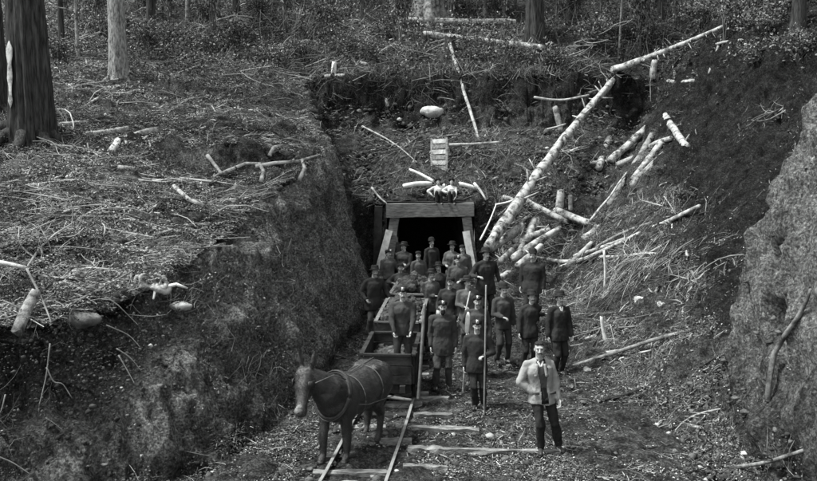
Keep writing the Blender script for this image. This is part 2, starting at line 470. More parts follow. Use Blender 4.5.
# ragged hollows dug in the near spur and under the turf of the left brink
def pit(c, r, depth):
    global d
    q = ((X - c[0]) / r[0]) ** 2 + ((Y - c[1]) / r[1]) ** 2 + ((H - c[2]) / r[2]) ** 2
    d = d - depth * np.exp(-q * 1.2)
for (px, py, r, dep) in ((766, 262, .30, 1.3), (776, 322, .24, 1.0), (779, 343, .2, .8), (705, 330, .4, .25), (640, 395, .3, .15)):
    p = T(px, py); pit(p, (r, r, r), dep)
for (px, py, rr, dep) in ((70, 352, .5, .6), (125, 345, .45, .6), (20, 352, .5, .6), (35, 400, .8, .35), (100, 395, .7, .35), (240, 182, .5, .45), (285, 186, .5, .4), (200, 300, .5, .4), (365, 235, .7, .6), (160, 330, .5, .45)):
    p = T(px, py); pit(p, (rr, rr, rr * .7), dep)
pr_ = random.Random(5)
for k in range(34):
    py_ = pr_.uniform(130, 300); px_ = pr_.uniform(5, 300) * (1 if py_ < 240 else .6)
    p = T(px_, py_); rr = pr_.uniform(.18, .45); pit(p, (rr * 1.5, rr, rr), pr_.uniform(.18, .42))
PX = X + Nn[..., 0] * d; PY = Y + Nn[..., 1] * d; PZ = H + Nn[..., 2] * d
V = np.stack([PX.ravel(), PY.ravel(), PZ.ravel()], -1)
ny, nx = X.shape
I = np.arange(ny * nx).reshape(ny, nx)
Fq = np.stack([I[:-1, :-1], I[:-1, 1:], I[1:, 1:], I[1:, :-1]], -1).reshape(-1, 4)
cxm = (X[:-1, :-1] + X[1:, 1:]).ravel() / 2; cym = (Y[:-1, :-1] + Y[1:, 1:]).ravel() / 2
hole = (np.abs(cxm - .73) < 1.45) & (cym > 26.33) & (cym < 26.80)
Fq = Fq[~hole]
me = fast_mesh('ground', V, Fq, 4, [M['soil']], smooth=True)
# difference of cover: litter lies on gentle ground, bare soil on the cut faces
nzz = fbm(X * .9, Y * .9, H * .9, 123, 3)
lit = S(-slope, -.34, -.10) * np.clip(.38 + .95 * nzz + .5 * fbm(X * 3.1, Y * 3.1, H * 2, 127, 3), 0, 1)
lit = lit * (1 - .65 * S(H, 7.4, 8.5))
lit = lit * (1 - .75 * S(Y, 26.8, 29) * S(X, -3.2, -2.4) * S(-Y, -34.5, -33.5))   # dug clay below the headwall
lit = lit * (1 - .95 * S(X - .22 * (Y - 16), 5.6, 6.8) * S(Y, 14, 15)) * (1 - .5 * S(X, 3.4, 4.4) * S(Y, 13, 16))
spurm = S(X, 4.9, 5.4) * S(-Y, -15.0, -14.2)
lit = np.maximum(lit, 1.0 * spurm * np.clip(.8 + .6 * nzz, 0, 1))
at = me.attributes.new('litter', 'FLOAT', 'POINT'); at.data.foreach_set('value', np.clip(lit, 0, 1).ravel().astype(np.float32))
sxl = 5.10 + .12 * (Y - 12)
clay = np.maximum(.55 * S(H + .6 * nzz, .6, 2.2) * S(X - sxl + .15 * nzz, -.1, .5) * S(-Y, -14.6, -13.9), .55 * S(slope, .25, .55) * S(-X, -3, -1.5) * S(H, .25, .9) * S(-Y, -27, -25) * S(-X, 1, 1.0) if False else 0 * X)
faceL = S(slope, .16, .42) * S(-X, .6, 1.3) * S(-Y, -27, -25) * S(H, .05, .5)
clay = np.maximum(clay, .9 * faceL * np.clip(1.0 + .9 * nzz - .5 * S(-X, 3.2, 4.6), .1, 1))
at = me.attributes.new('clay', 'FLOAT', 'POINT'); at.data.foreach_set('value', np.clip(clay, 0, 1).ravel().astype(np.float32))
humus_shade = S(X - .22 * (Y - 16), 5.4, 6.6) * S(Y, 14.2, 15.2) * S(-Y, -34, -31)  # right bank: dark soil with shade painted into its colour
humus_shade = np.maximum(humus_shade, S(Y, 32.2, 33.0) * S(-Y, -33.9, -33.2) * S(X, -4, -3) * 1.0)
humus_shade = np.maximum(humus_shade, .7 * S(Y, 25.6, 26.4) * S(-Y, -27.2, -26.7) * S(X, -3.5, -2) * S(-X, -5, -3.5))  # shade of the recess beside the portal, painted into the soil
humus_shade = np.maximum(humus_shade, .85 * S(-X, 3.9, 5.0) * S(slope, .2, .5) * S(-Y, -12.5, -11) * S(H, .6, 1.4))  # shade under the left turf edge, painted into the soil
at = me.attributes.new('humus_shade', 'FLOAT', 'POINT'); at.data.foreach_set('value', np.clip(humus_shade, 0, 1).ravel().astype(np.float32))
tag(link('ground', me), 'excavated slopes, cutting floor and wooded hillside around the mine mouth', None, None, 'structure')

# ------------------------------------------------------------------ tunnel
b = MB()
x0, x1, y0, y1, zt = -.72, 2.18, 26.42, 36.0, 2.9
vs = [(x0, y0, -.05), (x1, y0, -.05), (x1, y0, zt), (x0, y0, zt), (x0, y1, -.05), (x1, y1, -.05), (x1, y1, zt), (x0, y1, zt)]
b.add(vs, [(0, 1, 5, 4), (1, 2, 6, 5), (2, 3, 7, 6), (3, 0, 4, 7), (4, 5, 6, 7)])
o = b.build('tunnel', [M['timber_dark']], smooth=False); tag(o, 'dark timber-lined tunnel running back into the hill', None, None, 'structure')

# ------------------------------------------------------------------ camera, light, world
cam = bpy.data.cameras.new('camera'); co = bpy.data.objects.new('camera', cam); col.objects.link(co)
co.location = (0, 0, CAMZ); co.rotation_euler = (math.pi / 2 - PITCH, 0, 0)
cam.sensor_width = 36; cam.lens = F * 36 / 817; cam.clip_end = 600; cam.clip_start = .1
scene.camera = co
SUN_EL, SUN_AZ = 60, -98      # degrees; azimuth from +Y towards +X: the sun stands high on the left
w = bpy.data.worlds.new('World'); scene.world = w; w.use_nodes = True
nt = w.node_tree; bg = nt.nodes['Background']
sky = nt.nodes.new('ShaderNodeTexSky'); sky.sky_type = 'NISHITA'; sky.sun_disc = False
sky.sun_elevation = math.radians(SUN_EL); sky.sun_rotation = math.radians(SUN_AZ)
bw = nt.nodes.new('ShaderNodeRGBToBW'); nt.links.new(sky.outputs[0], bw.inputs[0]); nt.links.new(bw.outputs[0], bg.inputs['Color'])
bg.inputs['Strength'].default_value = .135
sd = bpy.data.lights.new('sun', 'SUN'); sd.energy = 2.0; sd.angle = math.radians(12); sd.color = (1, 1, .985)
so = bpy.data.objects.new('sun', sd); col.objects.link(so)
e, a = math.radians(SUN_EL), math.radians(SUN_AZ)
dirv = Vector((math.cos(e) * math.sin(a), math.cos(e) * math.cos(a), math.sin(e)))
so.rotation_euler = dirv.to_track_quat('Z', 'Y').to_euler(); so.location = (-10, 20, 30)
vs_ = scene.view_settings; vs_.view_transform = 'Standard'; vs_.look = 'None'; vs_.gamma = 1; vs_.exposure = 1.62
# ------------------------------------------------------------------ mine portal
PX0 = .73; PY = 26.38
t = empty('mine_portal', (PX0, PY, 0), 'timber framed tunnel portal with a thick lintel and splayed legs', 'portal')
b = MB(); b.beam((-1.46, -.02, 2.62), (1.42, -.02, 2.66), .42, .44, jit=.012); b.build('lintel', [M['timber']], t, smooth=False)
for s_, nm in ((-1, 0), (1, 1)):
    b = MB(); b.beam((s_ * 1.18, .0, 2.42), (s_ * 1.52, .0, -.05), .30, .30, up=(0, 1, 0), jit=.012); lg = b.build('leg', [M['timber']], t, smooth=False)
    b = MB()
    if s_ < 0: b.beam((-1.36, -.19, 1.98), (-1.78, -.42, .45), .22, .06, up=(0, 1, 0), jit=.008)
    else: b.beam((1.16, -.19, 1.95), (1.52, -.42, .0), .23, .06, up=(0, 1, 0), jit=.008)
    o = b.build('plank', [M['timber_pale']], t, smooth=False); o['label'] = 'pale freshly sawn plank nailed down the leg'
b = MB(); b.beam((-1.72, .12, 2.75), (-1.80, .12, -.1), .26, .26, up=(0, 1, 0), jit=.01); b.build('side_post', [M['timber_dark']], t, smooth=False)
b = MB()
for k in range(6): b.beam((-1.1 + k * .42, .35, 2.93), (-1.0 + k * .42, 1.5, 2.98), .3, .06, jit=.01)
b.build('roof_boards', [M['timber_dark']], t, smooth=False)
for k in range(3):
    y = 28.4 + 2.1 * k
    t = empty('mine_prop_set', (PX0, y, 0), ['first', 'second', 'third'][k] + ' timber set propping the dark tunnel, counted inward from the mouth', 'tunnel support', 'timber sets inside the tunnel')
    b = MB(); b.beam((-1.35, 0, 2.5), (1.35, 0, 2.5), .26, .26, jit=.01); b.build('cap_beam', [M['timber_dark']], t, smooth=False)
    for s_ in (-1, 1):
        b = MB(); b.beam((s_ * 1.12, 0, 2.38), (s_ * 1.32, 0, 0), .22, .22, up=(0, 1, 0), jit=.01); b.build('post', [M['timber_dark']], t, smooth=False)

# ------------------------------------------------------------------ track
TY = [7, 9, 11, 12.5, 14, 16.3, 19, 22, 26.5, 34]
TX = [-1.25, -.98, -.72, -.55, -.38, -.22, -.03, .25, .70, .75]
def trk(y): 
    ys = np.array([y - .8, y, y + .8]); return float(np.mean(np.interp(ys, TY, TX)))
for s_ in (-1, 1):
    b = MB(); pts = []
    for k in range(60):
        y = 7 + k * .45; pts.append(Vector((trk(y) + s_ * .455, y, .085 + .006 * math.sin(k * 1.3 + s_))))
    for a_, c_ in zip(pts[:-1], pts[1:]):
        b.beam(a_ - Vector((0, .01, .025)), c_ + Vector((0, .01, -.025)), .028, .06)
    b.cur = 1
    for a_, c_ in zip(pts[:-1], pts[1:]):
        b.beam(a_ + Vector((0, 0, .012)), c_ + Vector((0, 0, .012)), .045, .024)
    o = b.build('rail', [M['iron_dark'], M['rail_top']], smooth=False)
    tag(o, ['left hand thin iron rail, passing under the mule', 'right hand thin iron rail, running past the side of the mine cars'][s_ > 0], 'rail', 'rails of the mine track')
ties = []
for k in range(34):
    y = 8.0 + k * .62
    b = MB(); w_ = random.uniform(.62, .78)
    b.beam((-w_, random.uniform(-.04, .04), .02), (w_, random.uniform(-.04, .04), .02), .15, .09, jit=.01)
    o = b.build('sleeper', [M['worn_tie'] if k % 3 else M['timber_dark']], loc=(trk(y), y, -.02), smooth=False)
    tag(o, 'weathered sleeper half sunk under the iron rails of the track', 'sleeper', 'sleepers under the rails')
# siding sleepers measured to the right of the track
sid = [(412, 449, 401, 'uppermost siding sleeper, at the feet of the man in the long coat'),
       (414, 452, 417, 'dark half buried siding sleeper between two pale ones right of the rail'),
       (412, 479, 432, 'long pale siding sleeper reaching towards the foot of the man with the drill rod'),
       (408, 446, 452, 'pale siding sleeper level with the feet of the man in the light jacket'),
       (441, 560, 454, 'long thin pale plank running under the feet of the man in the light jacket'),
       (403, 447, 471, 'nearest pale siding sleeper at the bottom of the photo')]
for (xa, xb_, yy_, lb) in sid:
    A = T(xa, yy_); B_ = T(xb_, yy_ + 1)
    b = MB(); b.beam((0, 0, .035), (B_ - A) + Vector((0, 0, .035)), .12 if xb_ < 500 else .07, .08, jit=.018)
    o = b.build('sleeper', [M['worn_tie'] if 'dark' not in lb else M['timber']], loc=A, smooth=False); tag(o, lb, 'sleeper', 'siding sleepers without rails')

# ------------------------------------------------------------------ logs
def log(name, label, cat, p0, p1, r0, r1, m='bark_light', group=None, bend=.02, n=12, seg=12, rough=.12, cut=True, knots=0, parent=None, snag=False):
    p0 = Vector(p0); p1 = Vector(p1); L = (p1 - p0).length
    d, u, v = frame_of(p1 - p0)
    sd_ = random.randint(0, 9999); ph = random.uniform(0, 6.3)
    seg = max(4, min(60, int(L / .12))) if r0 > .03 else max(6, min(30, int(L / .15)))
    pts = []; 
    for i in range(seg + 1):
        q = i / seg
        off = u * math.sin(q * math.pi) * bend * L * math.cos(ph) + v * math.sin(q * math.pi) * bend * L * math.sin(ph)
        off += (u * float(vnoise(q * L * 1.1, .3, .3, sd_)) + v * float(vnoise(q * L * 1.1, .3, 7.3, sd_))) * (.012 * L if r0 < .05 else .02)
        pts.append((p1 - p0) * q + off)
    ang = np.arange(n) * 2 * math.pi / n
    def rad(i, a):
        q = i / seg
        base = (r0 + (r1 - r0) * q) * (1 - (.07 if (i in (0, seg)) and r0 > .04 else 0))
        return base * (1 + rough * float(vnoise(math.cos(a) * 1.3 + 5, math.sin(a) * 1.3 + 5, q * L * 2.2, sd_)) + .035 * float(vnoise(math.cos(a) * 4, math.sin(a) * 4, q * L * 6, sd_)))
    b = MB(); b.ring_tube(pts, rad, n, True, 1.0, capmat=1)
    jag = r0 * (.9 if random.random() < .45 else .25)
    for q in range(n):
        for i0, sg in ((q, -1), (seg * n + q, 1)):
            b.v[i0] = tuple(Vector(b.v[i0]) + d * (sg * jag * float(vnoise(math.cos(q) * 3, i0 * .7, q * .9, sd_))))
    for k in range(knots):
        q = random.uniform(.15, .95); i = int(q * seg); a = random.uniform(0, 6.28)
        dd = (u * math.cos(a) + v * math.sin(a)) + d * .5
        rr = (r0 + (r1 - r0) * q)
        ln = random.uniform(.12, .5)
        b.ring_tube([pts[i], pts[i] + dd * (rr + ln * .5), pts[i] + dd * (rr + ln)], [rr * .28, rr * .2, rr * .1], 6)
    o = b.build(name, [M[m], M['wood_cut' if cut else m]], parent, p0 if parent is None else p0)
    if parent is None: tag(o, label, cat, group)
    return o

# felled tree leaning across the pit on the right
log('fallen_log', 'longest pale trunk, leaning from the log heap up to the headwall lip', 'fallen tree', Q(488, 247, 23.2), Q(617, 76, 33.4), .175, .13, bend=.012, knots=14, rough=.22)
log('fallen_log', 'broken pale trunk lying level on the lip above the long leaning trunk', 'fallen tree', Q(613, 70, 33.3), T(727, 34, .3), .16, .05, bend=.03, knots=12, rough=.22)
log('fallen_log', 'upper of the two long pale trunks lying on the forest floor above the mouth', 'fallen tree', T(400, 27, .3), T(516, 29, .3), .15, .13, bend=.004)
log('fallen_log', 'pale trunk running past the small dark stump above the mouth', 'fallen tree', T(424, 40, .25), T(543, 54, .25), .15, .13, bend=.006, knots=3)
log('prop_pole', 'long pale pole slanting down the headwall from the small dark stump', 'pole', Q(450, 44, 34.2), Q(479, 141, 30.9), .075, .055, 'bark_peeled', bend=.001, rough=.05)
log('fallen_branch', 'arched thin branch hanging under the headwall left of the leaning trunk', 'branch', Q(534, 97, 32.0), Q(589, 95, 32.2), .05, .04, 'bark_peeled', bend=.07)
log('short_log', 'short log standing upright against the leaning trunk under the headwall', 'log', Q(555, 107, 31.8), Q(562, 132, 31.6), .11, .13, 'bark_mid')
log('short_pole', 'thin pale stick lying across the leaning trunk by the upright short log', 'stick', Q(547, 129, 31.0), Q(566, 124, 31.0), .04, .03, 'bark_peeled')
# the middle shelf
G1 = 'felled logs scattered on the right slope'
def slog(label, x0, y0, x1, y1, w, m='bark_light', name='felled_log', cat='log', lift=0, group=G1, **k):
    A = T(x0, y0); B_ = T(x1, y1)
    r = w * A.y / F / 2
    A = A + Vector((0, 0, r * .35 + lift)); B_ = B_ + Vector((0, 0, r * .35 + lift))
    if (B_ - A).length > 6 and abs(A.y - B_.y) > 4: B_ = Q(x1, y1, A.y + 1.0 * np.sign(B_.y - A.y))
    return log(name, label, cat, A, B_, r, r * .9, m, group, **k)
slog('pale straight log in the middle shelf, crossing behind the foot of the leaning trunk', 522, 201, 567, 224, 7, bend=.006)
slog('thick short log lying right of the two upright stumps on the middle shelf', 556, 212, 592, 226, 8, 'bark_light', bend=.006)
slog('small pale log half hidden behind the leaning trunk', 503, 199, 523, 207, 7)
log('tree_stub', 'wider pale stub standing upright on the middle shelf', 'stub', T(559, 208, -.1), T(559, 208, -.1) + Vector((.06, .1, .62)), .15, .13, 'bark_peeled', 'upright stubs on the middle shelf')
log('tree_stub', 'narrow pale stub standing just right of the wider one', 'stub', T(571, 210, -.1), T(571, 210, -.1) + Vector((0, .1, .60)), .085, .07, 'bark_peeled', 'upright stubs on the middle shelf')
log('long_pole', 'thin pale pole slanting up from the middle shelf to the upper log heap', 'pole', Q(590, 221, 25.2), Q(627, 172, 27.8), .04, .03, 'bark_peeled')
# heap right of the mouth
HP = 'log heap right of the mine mouth'
heap = [(489, 250, 522, 225, 9, 24.0, 'bark_light', 'thick pale log at the left of the heap, just right of the leaning trunk foot'),
        (514, 243, 549, 230, 7, 24.2, 'bark_light', 'middle log of the heap, behind the man in the round hat'),
        (512, 259, 560, 229, 8, 23.2, 'bark_light', 'longest pale log of the heap, sloping up to the right'),
        (517, 266, 541, 246, 8, 22.6, 'bark_peeled', 'lowest log of the heap, above the hat of the man on the spoil bench'),
        (500, 262, 512, 250, 7, 22.8, 'bark_mid', 'dull stub log lowest at the left of the heap'),
        (508, 250, 530, 240, 5, 23.8, 'bark_mid', 'thin dull log wedged in the heap'),
        (528, 236, 534, 220, 8, 24.6, 'bark_peeled', 'short pale block standing on end in the heap'),
        (534, 230, 538, 218, 7, 25.0, 'bark_light', 'pale splintered block topmost in the heap'),
        (540, 232, 547, 229, 6, 25.0, 'wood_cut', 'small pale chunk at the right end of the heap'),
        (497, 279, 509, 272, 7, 21.5, 'bark_light', 'pale billet low between the two men on the spoil bench'),
        (495, 240, 500, 226, 6, 24.6, 'bark_mid', 'short dull log under the leaning trunk'),
        (520, 252, 524, 238, 6, 23.8, 'bark_mid', 'dull crooked piece crossing the heap')]
for (xa, ya, xb_, yb, w_, Z_, m_, lb) in heap:
    r = w_ * Z_ / F / 2
    log('heap_log', lb, 'log', Q(xa, ya, Z_), Q(xb_, yb, Z_ + .7), r, r * .88, m_, HP, bend=.012, knots=1)
# upper pile on the slope
UP = 'upper heap of logs on the right slope'
upper = [(599, 167, 609, 138, 8, 'bark_light', 'steep pale log at the left end of the upper heap'),
         (609, 161, 648, 127, 8, 'bark_light', 'thick pale log sloping up, second from the left in the upper heap'),
         (609, 205, 653, 134, 8, 'bark_mid', 'long dull log running down through the upper heap'),
         (617, 165, 634, 158, 7, 'wood_cut', 'pale split chunk in the middle of the upper heap'),
         (633, 180, 662, 142, 7, 'bark_light', 'pale log, upper of the parallel pair at the right of the upper heap'),
         (631, 186, 658, 160, 8, 'bark_light', 'pale knotty log, lower of the parallel pair at the right of the upper heap'),
         (650, 146, 671, 138, 5, 'bark_peeled', 'thin pale pole poking out right of the upper heap'),
         (664, 113, 687, 147, 7, 'bark_peeled', 'straight pale log leaning the other way, right of the upper heap'),
         (590, 163, 600, 162, 4, 'wood_cut', 'small pale end of a log left of the upper heap'),
         (606, 200, 640, 150, 6, 'bark_dark', 'dark thin log under the upper heap')]
for (xa, ya, xb_, yb, w_, m_, lb) in upper:
    A = T(xa, ya); B_ = T(xb_, yb); Z0 = A.y - .15; Z1 = min(B_.y, A.y + 3) - .15
    r = w_ * Z0 / F / 2
    log('hill_log', lb, 'log', Q(xa, ya, Z0), Q(xb_, yb, Z1), r, r * .9, m_, UP, bend=.01, knots=1)
# bits along the lip
log('stub_post', 'pale upright stub on the lip right of the leaning trunk', 'stub', T(653, 77, -.1), T(653, 77, -.1) + Vector((.05, 0, .78)), .15, .12, 'bark_peeled')
log('broken_sapling', 'pale leaning stick on the lip further right', 'stick', T(709, 74, 0), T(709, 74, 0) + Vector((.35, .2, 1.0)), .07, .04, 'bark_peeled')
slog('thin pale stick lying flat on the dark lip at the right', 668, 82, 695, 82, 4, 'bark_peeled', name='fallen_stick', cat='stick', group=None)
slog('thin pale rail-like stick lying along the lip beside the leaning stick', 713, 46, 742, 41, 3, 'bark_peeled', name='fallen_stick', cat='stick', group=None)
# branches fanned out on the right slope
slog('long thin branch crossing the brush fan on the right slope, topmost', 574, 262, 700, 213, 4, 'bark_peeled', name='fallen_branch', cat='branch', bend=.02, knots=5, group=None, lift=.15)
slog('pale forked branch in the brush fan, slanting down to the left', 566, 272, 592, 247, 5, 'bark_peeled', name='fallen_branch', cat='branch', group=None, lift=.12)
slog('pale branch across the brush fan below the topmost one', 600, 262, 648, 257, 3, 'bark_peeled', name='fallen_branch', cat='branch', group=None, lift=.1)
log('broken_branch', 'white stick hanging straight down in the middle of the brush fan', 'stick', T(605, 292, .05), Q(604, 250, T(605, 292).y - .1), .035, .03, 'timber_pale')
log('broken_branch', 'white broken stick upright below the brush fan', 'stick', T(606, 344, .0), Q(601, 317, T(606, 344).y), .05, .035, 'timber_pale', bend=.05)
slog('curved pale root end by the top of the brush fan', 583, 240, 598, 228, 8, 'bark_peeled', name='root_end', cat='root', bend=.12, group=None)
slog('long straight pole lying across the lower right slope', 572, 366, 697, 329, 4, 'bark_mid', name='long_pole', cat='pole', bend=.006, group=None)
slog('dark pole half buried low on the right slope', 598, 403, 643, 390, 4, 'bark_dark', name='buried_pole', cat='pole', group=None)
slog('thin dark pole in the litter beneath the brush fan', 586, 372, 600, 366, 4, 'bark_light', name='buried_pole', cat='pole', group=None)
slog('crooked branch along the bottom edge at the right', 735, 470, 815, 449, 4, 'bark_mid', name='fallen_branch', cat='branch', bend=.04, knots=4, group=None)
slog('pale shard of bark lying on the right slope beyond the long pole', 636, 301, 664, 309, 8, 'bark_light', name='bark_slab', cat='bark', group=None)
slog('grey branch lying up the right slope beside the hollow', 700, 268, 742, 238, 3, 'bark_mid', name='fallen_branch', cat='branch', group=None)
for (xa, ya, xb_, yb, w_, m_, lb, bn, kn_) in [
    (560, 270, 640, 236, 4, 'bark_peeled', 'pale branch just under the topmost one of the brush fan', .03, 4), (596, 250, 652, 226, 3, 'bark_mid', 'grey side branch of the brush fan above the white hanging stick', .05, 2),
    (548, 262, 584, 262, 4, 'bark_peeled', 'level pale branch between the round hatted man and the brush fan', .04, 3), (590, 285, 655, 268, 3, 'bark_mid', 'lower grey branch of the brush fan', .05, 3),
    (575, 292, 622, 282, 2, 'bark_peeled', 'thin pale branch lowest in the brush fan', .06, 2), (625, 268, 690, 232, 3, 'bark_mid', 'long grey branch at the right of the brush fan', .04, 3),
    (640, 352, 668, 316, 2, 'bark_mid', 'thin branch leaning above the long pole', .06, 2), (500, 243, 545, 262, 3, 'bark_mid', 'thin crooked branch tangled in the log heap', .08, 3), (480, 232, 512, 205, 2, 'bark_mid', 'thin branch rising beside the foot of the leaning trunk', .08, 2)]:
    slog(lb, xa, ya, xb_, yb, w_, m_, name='fallen_branch', cat='branch', bend=bn, knots=kn_, group='loose branches on the right slope', lift=.06)
# bent root on the near bank
pts = [T(*q) + Vector((-.07, -.10, .03)) for q in ((769, 402), (771, 380), (776, 356), (786, 338), (800, 322), (808, 306), (812, 295))]
p0 = pts[0]; b = MB(); b.ring_tube([p - p0 for p in pts], [.042, .042, .04, .036, .032, .026, .018], 8)
tag(b.build('bent_root', [M['bark_mid']], loc=p0), 'thick bent root hanging down the near right bank', 'root')

# left plateau logs
LF = 'cut billets and sticks strewn on the left bank'
left = [(68, 182, 90, 155, 8, 'timber_pale', 'split pale billet pointing up, on the left bank beside the big trunk'),
        (108, 156, 118, 142, 8, 'timber_pale', 'stubby pale chip propped near the top of the left bank'),
        (85, 136, 128, 130, 6, 'bark_peeled', 'long pale pole lying level just right of the big dark trunk'),
        (126, 141, 157, 131, 7, 'bark_peeled', 'pale billet lying level in the brush at the left'),
        (70, 113, 98, 99, 3, 'bark_peeled', 'straight thin stick slanting up beside the big dark trunk'),
        (60, 126, 88, 124, 5, 'bark_peeled', 'pale pole end touching the foot of the big dark trunk'),
        (86, 172, 100, 170, 6, 'wood_cut', 'pale flat chunk beside the split billet'),
        (118, 170, 140, 172, 7, 'wood_cut', 'pale chunk in the brush left of the turf scarp'),
        (100, 236, 125, 230, 4, 'bark_peeled', 'small pale stick on bare turf of the left bank'),
        (110, 308, 145, 291, 3, 'bark_peeled', 'thin pale stick slanting on the brink of the left bank'),
        (150, 165, 175, 196, 4, 'bark_dark', 'dark stick slanting down the left bank'),
        (176, 190, 215, 212, 4, 'bark_dark', 'dark branch lying on the middle of the left bank'),
        (60, 92, 130, 78, 3, 'bark_mid', 'thin branch lying in front of the pale tree'),
        (255, 53, 310, 42, 4, 'bark_peeled', 'thin pale trunk lying in the undergrowth above the left bank'),
        (385, 103, 388, 108, 4, 'bark_peeled', 'tiny pale peg in the clay above the mouth'),
        (325, 78, 345, 79, 5, 'wood_cut', 'pale chunks at the foot of the slanting white stub'),
        (360, 64, 376, 68, 4, 'bark_peeled', 'pale stick beside the white stub above the pit')]
for (xa, ya, xb_, yb, w_, m_, lb) in left:
    slog(lb, xa, ya, xb_, yb, w_, m_, name='cut_billet' if w_ > 5 else 'fallen_stick', cat='billet' if w_ > 5 else 'stick', group=LF, bend=.015)
log('tree_stub', 'white stub leaning on the lip above the left of the pit', 'stub', T(333, 79, -.05), T(333, 79, -.05) + Vector((.08, 0, .72)), .11, .09, 'timber_pale')
log('birch_log', 'mottled birch log leaning over the brink at the far left', 'log', Q(16, 333, 10.6), Q(36, 291, 11.3), .085, .07, 'bark_mid', knots=1)
A = Q(27, 268, 11.7)
log('bent_branch', 'pale forked branch reaching over the brink at the far left', 'branch', Q(0, 262, 11.9), A, .032, .028, 'bark_peeled', bend=.02, knots=1)
log('hanging_root', 'pale root hanging from the forked branch down the far left bank', 'root', A, Q(51, 323, 10.7), .020, .010, 'root_dull', bend=.05)
# dangling roots on the dark bank
RT = 'thin roots dangling on the dark left bank'
roots = [([(116, 355), (130, 362), (141, 375)], 'thin root bent right on the upper dark bank'), ([(118, 357), (127, 372), (135, 390)], 'thin root dangling straight below the bent one'),
         ([(50, 368), (57, 382), (66, 386), (75, 402)], 'kinked root in the middle of the dark bank'), ([(53, 345), (50, 375), (42, 408)], 'long faint root down the far left of the dark bank'),
         ([(0, 461), (16, 467), (35, 478)], 'pale root crossing the bottom left corner'), ([(10, 398), (6, 415), (0, 425)], 'short root at the far left edge'), ([(105, 330), (128, 338), (140, 352)], 'root curling out under the turf'),
         ([(362, 128), (385, 140), (400, 150), (417, 165)], 'long pale curved branch on the clay left of the plank ladder'), ([(372, 190), (380, 200), (390, 214)], 'pale root sloping down to the left end of the lintel')]
for pts_, lb in roots:
    P = [T(*q) for q in pts_]
    nrm = [Vector(tnormal(np.array(p.x), np.array(p.y))) for p in P]
    far_ = P[0].y > 20
    P = [p + n_ * (.12 if not far_ else .08) + Vector((0, -.1, 0)) for p, n_ in zip(P, nrm)]
    Pf = [];
    for i in range(len(P) - 1):
        for q in range(5): Pf.append(P[i].lerp(P[i + 1], q / 5))
    Pf.append(P[-1])
    for k in range(2):
        Pf = [Pf[0]] + [(Pf[i - 1] + Pf[i] * 2 + Pf[i + 1]) / 4 for i in range(1, len(Pf) - 1)] + [Pf[-1]]
    r = .042 if far_ else .012
    b = MB(); b.ring_tube([p - Pf[0] for p in Pf], [r * (1 - .6 * i / len(Pf)) for i in range(len(Pf))], 6)
    tag(b.build('branch' if far_ and 'branch' in lb else 'root', [M['bark_peeled' if far_ else 'root_dull']], loc=Pf[0]), lb, 'branch' if far_ and 'branch' in lb else 'root', None if far_ else RT)

# ------------------------------------------------------------------ boulder, rocks
def rock(name, label, c, r, m='stone', seed=1, group=None, sq=(1, 1, .7), cat='rock'):
    b = MB(); b.ell((0, 0, 0), (r * sq[0], r * sq[1], r * sq[2]), n=20, m=14)
    me_ = b.mesh(name, [M[m]]); apply_noise(me_, r * .24, 1.5 / r, seed + 40, 5)
    o = link(name, me_, None, c); o.rotation_euler.z = random.uniform(-.4, .4); return tag(o, label, cat, group)
rock('boulder', 'big smooth pale boulder sitting on the clay above the mouth', T(432, 112, .02), .45, 'stone_pale', 3, sq=(1.12, .8, .52), cat='boulder')
rock('rock', 'broad pale rock lying on the brink of the left bank', T(80, 323, .02), .22, 'stone', 7, sq=(1.3, .8, .5))
rock('rock', 'pale flat stone on the brink right of the broad pale rock', T(181, 309, .04), .14, 'stone_pale', 9, sq=(1.3, .8, .5))
rock('rock', 'small pale stone on turf left of the knotted stump', T(64, 284, .04), .10, 'stone_pale', 11, sq=(1.3, .9, .6))
rock('rock', 'pale pebble low on the right slope near the long pole', T(587, 372, .04), .09, 'stone_pale', 13)
rk = [(92, 221), (745, 415), (716, 300), (735, 400), (728, 440), (650, 345), (662, 362), (690, 385), (612, 428), (588, 415), (640, 440), (520, 470), (500, 455), (470, 404), (483, 402), (497, 438), (505, 460), (570, 460), (250, 445), (235, 350), (180, 452), (105, 470), (160, 388), (310, 470), (620, 352)]
for i, (px, py) in enumerate(rk):
    rr = random.uniform(.03, .07)
    rock('stone', 'small greyish stone lying in the rubble and litter', T(px, py, rr * .2), rr, 'stone', 100 + i, 'small loose stones', (random.uniform(.9, 1.4), 1, .65), 'stone')

